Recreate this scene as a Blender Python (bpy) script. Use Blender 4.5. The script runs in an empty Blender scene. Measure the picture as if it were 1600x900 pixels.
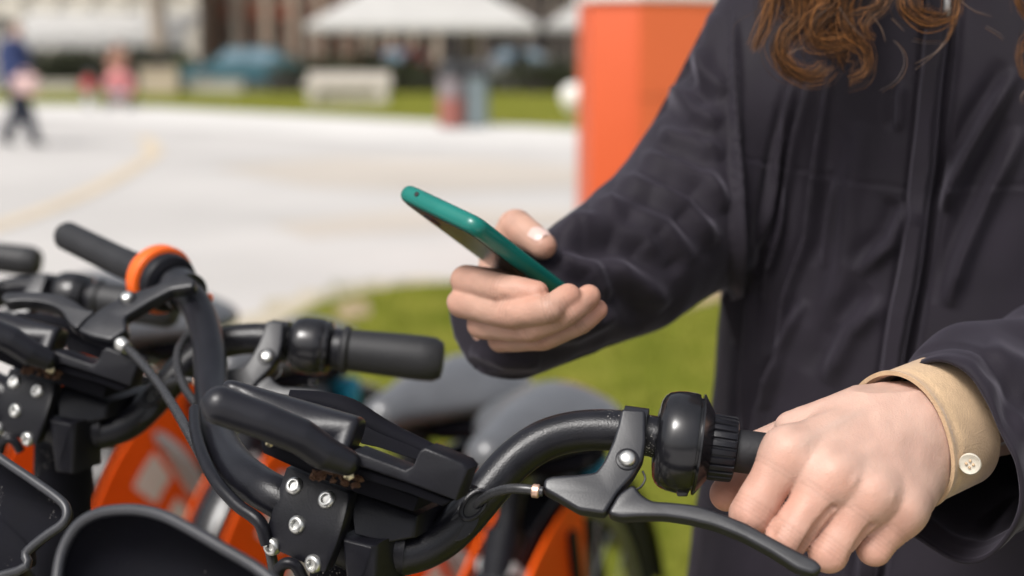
import bpy, bmesh, math, random
import numpy as np
from mathutils import Vector, Matrix

# ------------------------------------------------------------------ camera, light, exposure
scene = bpy.context.scene
random.seed(7)
RNG = np.random.default_rng(7)
FP = 2222.2                                  # focal length in photograph pixels (50 mm on 36 mm, 1600 px)
PITCH = math.radians(9.33)
CAM = Vector((0.0, 0.0, 1.28))
FWD = Vector((0.0, math.cos(PITCH), -math.sin(PITCH)))
UPV = Vector((0.0, math.sin(PITCH), math.cos(PITCH)))
cam_data = bpy.data.cameras.new('camera')
cam_data.lens = 50.0
cam_data.sensor_width = 36.0
cam_data.clip_start = 0.02
cam_data.clip_end = 2000.0
cam_data.dof.use_dof = True
cam_data.dof.focus_distance = 0.785
cam_data.dof.aperture_fstop = 4.2
cam = bpy.data.objects.new('camera', cam_data)
scene.collection.objects.link(cam)
cam.location = CAM
cam.rotation_euler = (math.pi / 2 - PITCH, 0.0, 0.0)
scene.camera = cam

SUN_ELEV, SUN_AZ = math.radians(52), math.radians(218)   # azimuth measured clockwise from +Y
world = bpy.data.worlds.new("World")
scene.world = world
world.use_nodes = True
wn, wl = world.node_tree.nodes, world.node_tree.links
wn.clear()
w_out = wn.new('ShaderNodeOutputWorld')
w_bg = wn.new('ShaderNodeBackground')
w_sky = wn.new('ShaderNodeTexSky')
w_sky.sky_type = 'NISHITA'
w_sky.sun_disc = False
w_sky.sun_elevation = SUN_ELEV
w_sky.sun_rotation = SUN_AZ
w_sky.air_density = 1.0
w_sky.dust_density = 6.0
w_sky.ozone_density = 1.0
w_hs = wn.new('ShaderNodeHueSaturation')                # an overcast sky is nearly grey
w_hs.inputs['Saturation'].default_value = 0.34
w_bg.inputs['Strength'].default_value = 0.085
wl.new(w_sky.outputs['Color'], w_hs.inputs['Color'])
wl.new(w_hs.outputs['Color'], w_bg.inputs['Color'])
wl.new(w_bg.outputs['Background'], w_out.inputs['Surface'])

sun_data = bpy.data.lights.new('sun', 'SUN')
sun_data.energy = 1.5
sun_data.angle = math.radians(18)
sun_data.color = (1.0, 0.975, 0.945)
sun = bpy.data.objects.new('sun', sun_data)
scene.collection.objects.link(sun)
sd = Vector((math.sin(SUN_AZ) * math.cos(SUN_ELEV), math.cos(SUN_AZ) * math.cos(SUN_ELEV), math.sin(SUN_ELEV)))
sun.rotation_euler = (-sd).to_track_quat('-Z', 'Y').to_euler()

scene.view_settings.view_transform = 'Standard'
scene.view_settings.look = 'None'
scene.view_settings.exposure = 0.84
scene.view_settings.gamma = 1.0
scene.render.film_transparent = False

# ------------------------------------------------------------------ helpers
COL = scene.collection
WM = {}                                       # world matrix of every parent that carries parts


def at(px, py, d):
    """World point seen at photograph pixel (px, py) at depth d metres."""
    return CAM + d * (FWD + Vector((1, 0, 0)) * ((px - 800.0) / FP) + UPV * ((450.0 - py) / FP))


def onp(px, py, p0, n):
    """Point of the plane (p0, n) under a photograph pixel."""
    r = FWD + Vector((1, 0, 0)) * ((px - 800.0) / FP) + UPV * ((450.0 - py) / FP)
    return CAM + r * ((p0 - CAM).dot(n) / r.dot(n))


def gnd(px, py, z=0.0):
    return onp(px, py, Vector((0, 0, z)), Vector((0, 0, 1)))


def project(P):
    P = np.asarray(P, dtype=np.float64) - np.array(CAM)
    d = P @ np.array(FWD)
    return 800 + FP * P[:, 0] / d, 450 - FP * (P @ np.array(UPV)) / d, d


def tag(o, label=None, cat=None, group=None, kind=None):
    if label: o['label'] = label
    if cat: o['category'] = cat
    if group: o['group'] = group
    if kind: o['kind'] = kind
    return o


def thing(name, label, cat, loc=(0, 0, 0), yaw=0.0, group=None):
    o = bpy.data.objects.new(name, None)
    COL.objects.link(o)
    o.location = loc
    o.rotation_euler = (0, 0, yaw)
    o.empty_display_size = 0.1
    WM[o.name] = Matrix.Translation(Vector(loc)) @ Matrix.Rotation(yaw, 4, 'Z')
    return tag(o, label, cat, group)


def mesh_obj(name, verts, faces, mat, parent=None, smooth=True, sharp=38, tint=None):
    """One mesh object from world-space vertices."""
    me = bpy.data.meshes.new(name)
    V = np.asarray([tuple(v) for v in verts] if not isinstance(verts, np.ndarray) else verts, dtype=np.float64)
    if parent is not None:
        inv = np.array(WM[parent.name].inverted())
        V = V @ inv[:3, :3].T + inv[:3, 3]
    me.from_pydata(V.tolist(), [], [list(map(int, f)) for f in faces])
    if smooth:
        me.polygons.foreach_set('use_smooth', [True] * len(me.polygons))
        if sharp: me.set_sharp_from_angle(angle=math.radians(sharp))
    if tint is not None:
        a = me.color_attributes.new('tint', 'FLOAT_COLOR', 'POINT')
        a.data.foreach_set('color', np.asarray(tint, dtype=np.float32).ravel())
    me.materials.append(mat)
    o = bpy.data.objects.new(name, me)
    COL.objects.link(o)
    if parent is not None:
        o.parent = parent
        WM[o.name] = WM[parent.name]
    else:
        WM[o.name] = Matrix.Identity(4)
    return o


class MB:
    """Collects shapes that make up ONE mesh."""
    def __init__(self): self.v, self.f = [], []

    def add(self, vf):
        n = len(self.v)
        self.v += [tuple(p) for p in vf[0]]
        self.f += [[i + n for i in q] for q in vf[1]]
        return self

    def build(self, name, mat, parent=None, **k): return mesh_obj(name, self.v, self.f, mat, parent, **k)


def spline(pts, n=8):
    """Catmull-Rom through points (Vectors of any length)."""
    P = [np.asarray(tuple(p), dtype=float) for p in pts]
    P = [2 * P[0] - P[1]] + P + [2 * P[-1] - P[-2]]
    out = []
    for i in range(1, len(P) - 2):
        for k in range(n):
            t = k / n
            a, b, c, d = P[i - 1], P[i], P[i + 1], P[i + 2]
            out.append(.5 * ((2 * b) + (c - a) * t + (2 * a - 5 * b + 4 * c - d) * t * t + (3 * b - a - 3 * c + d) * t ** 3))
    out.append(P[-2])
    return out


def tube(pts, r, n=14, caps=True, flat=1.0, closed=False):
    """Sweep a circle (or an ellipse, flat<1 across) along points; r a number or list."""
    P = [Vector(p) for p in pts]
    m = len(P)
    R = [r] * m if isinstance(r, (int, float)) else [float(np.interp(i / (m - 1), np.linspace(0, 1, len(r)), r)) for i in range(m)]
    V, Fc = [], []
    t0 = (P[1] - P[0]).normalized()
    ref = Vector((0, 0, 1)) if abs(t0.z) < .9 else Vector((1, 0, 0))
    u = (ref - t0 * ref.dot(t0)).normalized()
    for i in range(m):
        if closed: t = (P[(i + 1) % m] - P[i - 1]).normalized()
        else: t = (P[min(i + 1, m - 1)] - P[max(i - 1, 0)]).normalized()
        u = (u - t * u.dot(t)).normalized()
        w = t.cross(u)
        for k in range(n):
            a = 2 * math.pi * k / n
            V.append(P[i] + (u * math.cos(a) * flat + w * math.sin(a)) * R[i])
    for i in range(m if closed else m - 1):
        for k in range(n):
            j = (i + 1) % m
            Fc.append([i * n + k, i * n + (k + 1) % n, j * n + (k + 1) % n, j * n + k])
    if caps and not closed:
        Fc.append(list(range(n))[::-1])
        Fc.append([(m - 1) * n + k for k in range(n)])
    return V, Fc


def lathe(p0, p1, prof, n=40, ribs=None):
    """Revolve (distance along p0->p1, radius) pairs; ribs=(count, first, last, depth)."""
    p0, p1 = Vector(p0), Vector(p1)
    e = (p1 - p0).normalized()
    ref = Vector((0, 0, 1)) if abs(e.z) < .9 else Vector((1, 0, 0))
    u = (ref - e * ref.dot(e)).normalized()
    w = e.cross(u)
    V, Fc = [], []
    for i, (t, r) in enumerate(prof):
        for k in range(n):
            a = 2 * math.pi * k / n
            rr = r
            if ribs and ribs[1] <= i <= ribs[2]:
                rr = r * (1 - ribs[3] * (1 if math.cos(ribs[0] * a) > .35 else 0))
            V.append(p0 + e * t + (u * math.cos(a) + w * math.sin(a)) * rr)
    for i in range(len(prof) - 1):
        for k in range(n):
            Fc.append([i * n + k, i * n + (k + 1) % n, (i + 1) * n + (k + 1) % n, (i + 1) * n + k])
    Fc.append(list(range(n))[::-1])
    Fc.append([(len(prof) - 1) * n + k for k in range(n)])
    return V, Fc


def slab(outline, vec, bevel=0.0015, seg=3):
    """A solid plate: outline points extruded along vec, rims rounded."""
    bm = bmesh.new()
    top = [bm.verts.new(Vector(p)) for p in outline]
    bot = [bm.verts.new(Vector(p) + Vector(vec)) for p in outline]
    n = len(top)
    bm.faces.new(top)
    bm.faces.new(bot[::-1])
    for i in range(n):
        bm.faces.new([top[i], bot[i], bot[(i + 1) % n], top[(i + 1) % n]])
    bmesh.ops.recalc_face_normals(bm, faces=bm.faces)
    if bevel:
        rim = [e for e in bm.edges if (e.verts[0] in top and e.verts[1] in top) or (e.verts[0] in bot and e.verts[1] in bot)]
        bmesh.ops.bevel(bm, geom=rim, offset=bevel, segments=seg, profile=.5, affect='EDGES', clamp_overlap=True)
    bm.verts.index_update()
    out = ([v.co.copy() for v in bm.verts], [[v.index for v in f.verts] for f in bm.faces])
    bm.free()
    return out


def box(c, sx, sy, sz, yaw=0.0, bevel=0.0, seg=2, rot=None):
    bm = bmesh.new()
    bmesh.ops.create_cube(bm, size=1.0)
    bmesh.ops.scale(bm, vec=(sx, sy, sz), verts=bm.verts)
    if bevel: bmesh.ops.bevel(bm, geom=bm.edges[:], offset=bevel, segments=seg, profile=.5, affect='EDGES', clamp_overlap=True)
    M = Matrix.Translation(Vector(c)) @ (rot.to_4x4() if rot is not None else Matrix.Rotation(yaw, 4, 'Z'))
    bm.transform(M)
    bm.verts.index_update()
    out = ([v.co.copy() for v in bm.verts], [[v.index for v in f.verts] for f in bm.faces])
    bm.free()
    return out


def ball(c, rx, ry=None, rz=None, sub=3):
    bm = bmesh.new()
    bmesh.ops.create_icosphere(bm, subdivisions=sub, radius=1.0)
    bmesh.ops.scale(bm, vec=(rx, ry or rx, rz or rx), verts=bm.verts)
    bmesh.ops.translate(bm, vec=Vector(c), verts=bm.verts)
    bm.verts.index_update()
    out = ([v.co.copy() for v in bm.verts], [[v.index for v in f.verts] for f in bm.faces])
    bm.free()
    return out


# --- signed distance modelling: smooth unions meshed with naive surface nets
def rc(P, a, b, ra, rb):
    ax, ay, az = a
    dx, dy, dz = b[0] - ax, b[1] - ay, b[2] - az
    L = dx * dx + dy * dy + dz * dz + 1e-12
    t = np.clip(((P[0] - ax) * dx + (P[1] - ay) * dy + (P[2] - az) * dz) / L, 0, 1)
    return np.sqrt((P[0] - ax - t * dx) ** 2 + (P[1] - ay - t * dy) ** 2 + (P[2] - az - t * dz) ** 2) - (ra + (rb - ra) * t)


def chain(P, pts, rad, k=0.003):
    d = None
    for i in range(len(pts) - 1):
        s = rc(P, pts[i], pts[i + 1], rad[i], rad[i + 1])
        d = s if d is None else np.minimum(d, s)
    return d


def smin(a, b, k):
    h = np.clip(.5 + .5 * (b - a) / k, 0, 1)
    return b * (1 - h) + a * h - k * h * (1 - h)


def smax(a, b, k): return -smin(-a, -b, k)


def ell(P, c, rx, ry, rz, yaw=0.0):
    x, y, z = P[0] - c[0], P[1] - c[1], P[2] - c[2]
    cs, sn = math.cos(yaw), math.sin(yaw)
    u, v = (x * cs + y * sn) / rx, (-x * sn + y * cs) / ry
    w = z / rz
    return (np.sqrt(u * u + v * v + w * w + 1e-12) - 1) * min(rx, ry, rz)


def surfnets(f, lo, hi, h):
    lo, hi = np.array(lo, float), np.array(hi, float)
    n = np.ceil((hi - lo) / h).astype(int) + 1
    ax = [np.float32(lo[i]) + np.float32(h) * np.arange(n[i], dtype=np.float32) for i in range(3)]
    D = np.empty(tuple(n), dtype=np.float32)
    st = max(1, int(400000 / (n[1] * n[2])))
    for i in range(0, n[0], st):
        D[i:i + st] = f((ax[0][i:i + st, None, None], ax[1][None, :, None], ax[2][None, None, :]))
    D[0] = D[-1] = np.abs(D[0]).max() * 0 + 1; D[:, 0] = D[:, -1] = 1; D[:, :, 0] = D[:, :, -1] = 1
    S = D < 0
    sl = lambda A, o: A[o[0]:n[0] - 1 + o[0], o[1]:n[1] - 1 + o[1], o[2]:n[2] - 1 + o[2]]
    cs = [(i, j, k) for i in (0, 1) for j in (0, 1) for k in (0, 1)]
    cnt = sum(sl(S, o).astype(np.int8) for o in cs)
    mask = (cnt > 0) & (cnt < 8)
    ijk = np.argwhere(mask)
    pos = np.zeros((len(ijk), 3)); num = np.zeros(len(ijk))
    for a in cs:
        for x in range(3):
            if a[x] == 0:
                b = list(a); b[x] = 1
                d0 = sl(D, a)[mask]; d1 = sl(D, b)[mask]
                cr = (d0 < 0) != (d1 < 0)
                t = np.where(cr, d0 / np.where(cr, d0 - d1, 1), 0)
                p = np.tile(np.array(a, float), (len(ijk), 1)); p[:, x] += t
                pos += p * cr[:, None]; num += cr
    V = lo + h * (ijk + pos / num[:, None])
    idx = -np.ones(mask.shape, dtype=np.int64)
    idx[mask] = np.arange(len(ijk))
    Fs = []
    for x in range(3):
        y, z = (x + 1) % 3, (x + 2) % 3
        o = [0, 0, 0]; o[x] = 1
        A = S[:n[0] - o[0], :n[1] - o[1], :n[2] - o[2]]
        B = S[o[0]:, o[1]:, o[2]:]
        e = np.argwhere(A != B)
        inside = A[tuple(e.T)]
        e0 = e.copy(); e1 = e.copy(); e2 = e.copy(); e3 = e.copy()
        e1[:, y] -= 1; e2[:, y] -= 1; e2[:, z] -= 1; e3[:, z] -= 1
        ok = (e2.min(axis=1) >= 0) & (e0[:, 0] < mask.shape[0]) & (e0[:, 1] < mask.shape[1]) & (e0[:, 2] < mask.shape[2])
        q = np.stack([idx[tuple(v[ok].T)] for v in (e0, e1, e2, e3)], axis=1)
        ins = inside[ok]
        q[~ins] = q[~ins][:, ::-1]
        Fs.append(q)
    return V, np.concatenate(Fs)


# ------------------------------------------------------------------ materials
def mat_base(name):
    m = bpy.data.materials.new(name)
    m.use_nodes = True
    nt = m.node_tree
    b = nt.nodes['Principled BSDF']
    return m, nt, b


def mat(name, col, rough=.5, metal=0.0, spec=.5, var=.12, scale=30.0, bump=0.0, bscale=None, rvar=.08, specks=0.0,
        sheen=0.0, coat=0.0, sub=0.0, col2=None, detail=4, wrinkle=0.0, pores=0.0):
    """Principled material with procedural mottling of colour and roughness."""
    m, nt, b = mat_base(name)
    N, L = nt.nodes, nt.links
    tc = N.new('ShaderNodeTexCoord')
    ns = N.new('ShaderNodeTexNoise')
    ns.inputs['Scale'].default_value = scale
    ns.inputs['Detail'].default_value = detail
    L.new(tc.outputs['Object'], ns.inputs['Vector'])
    rp = N.new('ShaderNodeValToRGB')
    c1 = [c * (1 - var) for c in col]
    c2 = [min(1, c * (1 + var)) for c in (col2 or col)]
    rp.color_ramp.elements[0].position = .3
    rp.color_ramp.elements[1].position = .7
    rp.color_ramp.elements[0].color = (*c1, 1)
    rp.color_ramp.elements[1].color = (*c2, 1)
    L.new(ns.outputs['Fac'], rp.inputs['Fac'])
    colout = rp.outputs['Color']
    if specks:
        n2 = N.new('ShaderNodeTexNoise')
        n2.inputs['Scale'].default_value = 900
        n2.inputs['Detail'].default_value = 1
        L.new(tc.outputs['Object'], n2.inputs['Vector'])
        n3 = N.new('ShaderNodeTexNoise')
        n3.inputs['Scale'].default_value = 25
        L.new(tc.outputs['Object'], n3.inputs['Vector'])
        mu = N.new('ShaderNodeMath'); mu.operation = 'MULTIPLY'
        L.new(n2.outputs['Fac'], mu.inputs[0]); L.new(n3.outputs['Fac'], mu.inputs[1])
        r2 = N.new('ShaderNodeValToRGB')
        r2.color_ramp.elements[0].position = .44 - specks * .03
        r2.color_ramp.elements[1].position = .47
        L.new(mu.outputs[0], r2.inputs['Fac'])
        mx = N.new('ShaderNodeMix'); mx.data_type = 'RGBA'
        L.new(r2.outputs['Color'], mx.inputs[0])
        L.new(colout, mx.inputs[6])
        mx.inputs[7].default_value = (.35, .33, .31, 1)
        colout = mx.outputs[2]
    L.new(colout, b.inputs['Base Color'])
    mr = N.new('ShaderNodeMapRange')
    mr.inputs['To Min'].default_value = max(.02, rough - rvar)
    mr.inputs['To Max'].default_value = min(1, rough + rvar)
    L.new(ns.outputs['Fac'], mr.inputs['Value'])
    L.new(mr.outputs['Result'], b.inputs['Roughness'])
    b.inputs['Metallic'].default_value = metal
    b.inputs['Specular IOR Level'].default_value = spec
    if sheen:
        b.inputs['Sheen Weight'].default_value = sheen
        b.inputs['Sheen Roughness'].default_value = .4
        b.inputs['Sheen Tint'].default_value = (.75, .70, .85, 1)
    if coat:
        b.inputs['Coat Weight'].default_value = coat
        b.inputs['Coat Roughness'].default_value = .08
    if sub:
        b.inputs['Subsurface Weight'].default_value = sub
        b.inputs['Subsurface Radius'].default_value = (1.0, .35, .2)
        b.inputs['Subsurface Scale'].default_value = .006
    if bump:
        nb = N.new('ShaderNodeTexNoise')
        nb.inputs['Scale'].default_value = bscale or scale * 6
        nb.inputs['Detail'].default_value = 5
        L.new(tc.outputs['Object'], nb.inputs['Vector'])
        bp = N.new('ShaderNodeBump')
        bp.inputs['Strength'].default_value = bump
        bp.inputs['Distance'].default_value = .002
        L.new(nb.outputs['Fac'], bp.inputs['Height'])
        L.new(bp.outputs['Normal'], b.inputs['Normal'])
        last = bp
        if wrinkle:                                   # soft cloth creases, drawn out downwards
            for sc, st_, dist_ in ((9, wrinkle, .006), (26, wrinkle * .7, .003)):
                mp = N.new('ShaderNodeMapping')
                mp.inputs['Scale'].default_value = (1.0, 1.0, .38)
                mp.inputs['Rotation'].default_value = (.25, .2, 0)
                L.new(tc.outputs['Object'], mp.inputs['Vector'])
                nr = N.new('ShaderNodeTexNoise')
                nr.noise_type = 'RIDGED_MULTIFRACTAL'
                nr.inputs['Scale'].default_value = sc
                nr.inputs['Detail'].default_value = 3
                nr.inputs['Distortion'].default_value = .6
                L.new(mp.outputs['Vector'], nr.inputs['Vector'])
                bw = N.new('ShaderNodeBump')
                bw.inputs['Strength'].default_value = st_
                bw.inputs['Distance'].default_value = dist_
                L.new(nr.outputs['Fac'], bw.inputs['Height'])
                L.new(bw.outputs['Normal'], last.inputs['Normal'])
                last = bw
        if pores:
            vo = N.new('ShaderNodeTexVoronoi')
            vo.feature = 'DISTANCE_TO_EDGE'
            vo.inputs['Scale'].default_value = 620
            L.new(tc.outputs['Object'], vo.inputs['Vector'])
            bw = N.new('ShaderNodeBump')
            bw.inputs['Strength'].default_value = pores
            bw.inputs['Distance'].default_value = .0006
            L.new(vo.outputs['Distance'], bw.inputs['Height'])
            L.new(bw.outputs['Normal'], last.inputs['Normal'])
    return m


def mat_tint(name, rough, sub=0.0, bump=0.0, bscale=400, var=.1, scale=60, sheen=0.0, spec=.4, pores=0.0):
    """Material whose colour is stored on the mesh (skin flush, painted crease shade, nails, hair strands)."""
    m = mat(name, (1, 1, 1), rough, sub=sub, bump=bump, bscale=bscale, var=var, scale=scale, sheen=sheen, spec=spec, pores=pores)
    nt = m.node_tree
    b = nt.nodes['Principled BSDF']
    src = b.inputs['Base Color'].links[0].from_socket
    at_ = nt.nodes.new('ShaderNodeVertexColor'); at_.layer_name = 'tint'
    mx = nt.nodes.new('ShaderNodeMix'); mx.data_type = 'RGBA'; mx.blend_type = 'MULTIPLY'
    mx.inputs[0].default_value = 1
    nt.links.new(at_.outputs['Color'], mx.inputs[6])
    nt.links.new(src, mx.inputs[7])
    nt.links.new(mx.outputs[2], b.inputs['Base Color'])
    return m


M = {}
M['bar'] = mat('black_powder_coat', (.007, .007, .010), .32, spec=.38, var=.2, scale=80, bump=.12, bscale=900, specks=.25)
M['black'] = mat('black_plastic', (.007, .007, .010), .38, spec=.3, var=.25, scale=60, bump=.08, bscale=700)
M['pad'] = mat('black_rubber', (.010, .010, .014), .36, spec=.4, var=.2, scale=40, bump=.06, bscale=500)
M['gloss'] = mat('glossy_black_plastic', (.010, .010, .012), .2, var=.3, scale=60)
M['lever'] = mat('satin_black_alloy', (.012, .0125, .016), .34, var=.15, scale=90, bump=.05, bscale=1200, spec=.6)
M['rubber'] = mat('grip_rubber', (.012, .012, .014), .55, var=.2, scale=70, bump=.1)
M['steel'] = mat('zinc_steel', (.62, .62, .60), .32, metal=.9, var=.15, scale=200, rvar=.12)
M['dark_hole'] = mat('dark_recess', (.03, .03, .03), .5, metal=.5)
M['brass'] = mat('yellowed_steel', (.60, .52, .33), .3, metal=.9, scale=250)
M['copper'] = mat('copper_ferrule', (.75, .50, .38), .35, metal=.8, scale=200)
M['rust'] = mat('rusty_mud', (.16, .07, .025), .7, col2=(.05, .02, .01), var=.5, scale=220, bump=.8, bscale=600)
M['orange'] = mat('orange_plastic', (.85, .13, .012), .35, var=.06, scale=20)
M['guard'] = mat('orange_wheel_guard', (.95, .11, .004), .5, spec=.2, var=.08, scale=14)
M['white_print'] = mat('white_print', (.78, .76, .72), .5, var=.05)
M['frame'] = mat('pale_grey_paint', (.32, .31, .305), .4, var=.06, scale=20)
M['rim'] = mat('wheel_rim', (.30, .30, .31), .35, metal=.7)
M['tyre'] = mat('tyre_rubber', (.013, .013, .013), .7, bump=.3, bscale=300)
M['teal'] = mat('teal_plastic', (.004, .30, .50), .35, var=.06)
M['panel'] = mat('panel_plastic', (.004, .004, .007), .8, spec=.15, var=.25, scale=30, bump=.06, bscale=900, specks=.15)
M['panel_rim'] = mat('panel_rim_plastic', (.030, .031, .036), .36, var=.15, scale=60)
M['cable'] = mat('cable_sheath', (.03, .03, .032), .28, var=.15, scale=120)

# ------------------------------------------------------------------ ground
M['pave'] = mat('pale_paving', (.475, .455, .435), .8, var=.12, scale=.4, bump=.1, bscale=40)
M['pave_light'] = mat('light_kerb_paving', (.60, .58, .555), .8, var=.05, scale=.5)
M['pave_warm'] = mat('worn_warm_paving', (.46, .415, .365), .85, var=.08, scale=.4)
M['line'] = mat('faded_yellow_line', (.55, .46, .34), .7, var=.15, scale=2)
M['grass'] = mat('lawn_green', (.118, .142, .014), 1.0, spec=.05, var=.22, scale=2.6, col2=(.17, .165, .028), bump=.6, bscale=60)
M['soil'] = mat('bare_soil', (.36, .27, .17), .95, var=.2, scale=8, bump=.5)
M['blade'] = mat('grass_blade', (.130, .155, .015), .9, spec=.1, var=.3, scale=5)
M['road'] = mat('asphalt', (.06, .06, .062), .85, var=.2, scale=2)


def sheet(name, pts, z, m, kind='structure', th=0.0):
    top = [Vector((p[0], p[1], z)) for p in pts]
    vf = slab(top, Vector((0, 0, -th)), 0) if th else (top, [list(range(len(pts)))])
    return tag(mesh_obj(name, vf[0], vf[1], m, smooth=False), kind=kind)


def gl(pix): return [gnd(*p)[:2] for p in pix]


sheet('ground', [(-600, -60), (600, -60), (600, 900), (-600, 900)], -.012, M['road'])
sheet('pavement', [(-80, -20), (60, -20), (60, 31), (6, 24.6), (1.1, 24.8), (-9.5, 36), (-80, 60)], 0, M['pave'])
# lighter kerb paving along the far lawn, and worn strips across the square
A_, B_ = Vector((1.1, 24.75, 0)), Vector((-9.5, 35.9, 0))
nn = Vector((-(B_ - A_).y, (B_ - A_).x, 0)).normalized()
sheet('kerb_paving', [(60, 30.8), (6, 24.4), A_[:2], B_[:2], (-60, 54), tuple((B_ + nn * 4.5)[:2]) if False else (-60, 48), (-11, 31.2), (-1.5, 20.6), (6, 19.6), (60, 25)], .005, M['pave_light'])
sheet('worn_paving', gl([(330, 262), (520, 246), (760, 250), (930, 262), (930, 290), (700, 300), (480, 292)]), .004, M['pave_warm'])
sheet('worn_paving', gl([(420, 350), (640, 326), (930, 330), (930, 352), (640, 362), (480, 372)]), .004, M['pave_warm'])
lp = spline([gnd(-60, 372), gnd(40, 340), gnd(130, 304), gnd(200, 268), (gnd(240, 238)), gnd(225, 215)], 8)
wv = [np.array((.10, .06, 0)) for _ in lp]
ll = [tuple((p + w)[:2]) for p, w in zip(lp, wv)] + [tuple((p - w)[:2]) for p, w in zip(lp, wv)][::-1]
sheet('painted_line', ll, .0085, M['line'])
near = [tuple(p[:2]) for p in spline([(-1.0, 2.2), (-1.12, 5.0), (-1.08, 6.7), (-.86, 7.4), (-.45, 7.78), (.3, 7.86), (.9, 7.9), (1.35, 8.3), (9, 8.6)], 6)] + [(9, -2), (3, -2), (-.2, .2)]
fringe = [(x - (.22 + .06 * math.sin(i * 1.9)) * (1 if x < 0 else .3), y + (.30 + .10 * math.sin(i * 2.3)) * (1 if y > 6 else 0)) for i, (x, y) in enumerate(near)]
M['fringe'] = mat('trodden_edge', (.42, .37, .28), .95, var=.12, scale=6, bump=.3)
sheet('lawn_edge', fringe, .006, M['fringe'])
sheet('lawn', near, .03, M['grass'], th=.05)
sheet('bare_soil', gl([(1020, 486), (1080, 452), (1150, 425), (1260, 425), (1260, 470), (1120, 478), (1060, 496)]), .036, M['soil'])
sheet('bare_soil', gl([(520, 500), (545, 478), (575, 480), (580, 500), (550, 512)]), .036, M['soil'])
far = [tuple((A_ + Vector((0, .05, 0)))[:2]), (6, 24.9), (60, 31.3), (60, 46), (-4, 48.3), (-40, 56), (-80, 66), (-80, 60.2), (-9.5, 36.1)]
sheet('far_lawn', far, .03, M['grass'], th=.05)
# blades of grass on the near lawn
gv, gf = [], []
gr_ = random.Random(5)
for _ in range(26000):
    y = 1.6 + (gr_.random() ** 1.6) * 6.2
    x = gr_.uniform(-1.0, 2.6) * (.45 + y * .09)
    if x < -1.0: continue
    h = gr_.uniform(.02, .055); a = gr_.uniform(0, 3.14); w = .003
    dx, dy = math.cos(a) * w, math.sin(a) * w
    lx, ly = gr_.gauss(0, .015), gr_.gauss(0, .015)
    n = len(gv)
    gv += [(x - dx, y - dy, .028), (x + dx, y + dy, .028), (x + lx, y + ly, .03 + h)]
    gf.append([n, n + 1, n + 2])
tag(mesh_obj('grass_blades', gv, gf, M['blade'], smooth=False), kind='stuff')

# ------------------------------------------------------------------ buildings and other large things behind the square
M['cream'] = mat('cream_render', (.62, .58, .50), .85, var=.06, scale=.6)
M['beige'] = mat('beige_stone', (.42, .35, .27), .85, var=.1, scale=1.2)
M['brick'] = mat('red_brown_brick', (.25, .085, .05), .85, var=.2, scale=1.5)
M['pink_brick'] = mat('salmon_brick', (.42, .17, .11), .85, var=.15, scale=1.5)
M['pane'] = mat('window_pane', (.05, .055, .05), .12, var=.3, scale=.8)
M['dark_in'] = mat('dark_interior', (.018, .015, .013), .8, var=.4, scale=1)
M['white'] = mat('white_canvas', (.43, .42, .405), .8, var=.04, scale=1)
M['roof'] = mat('roof_tile', (.20, .09, .06), .8, var=.2, scale=3)
M['bark'] = mat('plane_tree_bark', (.36, .30, .24), .9, var=.25, scale=3, bump=.5, bscale=20)
M['leaf'] = mat('tree_leaf', (.07, .09, .02), .7, var=.35, scale=1.5)
M['hedge'] = mat('hedge_leaf', (.03, .036, .012), .8, var=.4, scale=2)
M['concrete'] = mat('pale_concrete', (.50, .46, .41), .85, var=.08, scale=2, bump=.2, bscale=50)
M['grey_stone'] = mat('grey_stone', (.36, .34, .30), .85, var=.08, scale=2)
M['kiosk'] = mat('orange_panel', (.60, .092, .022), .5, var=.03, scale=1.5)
M['metal_dark'] = mat('dark_metal', (.03, .032, .035), .45, var=.2, scale=20)


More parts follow.
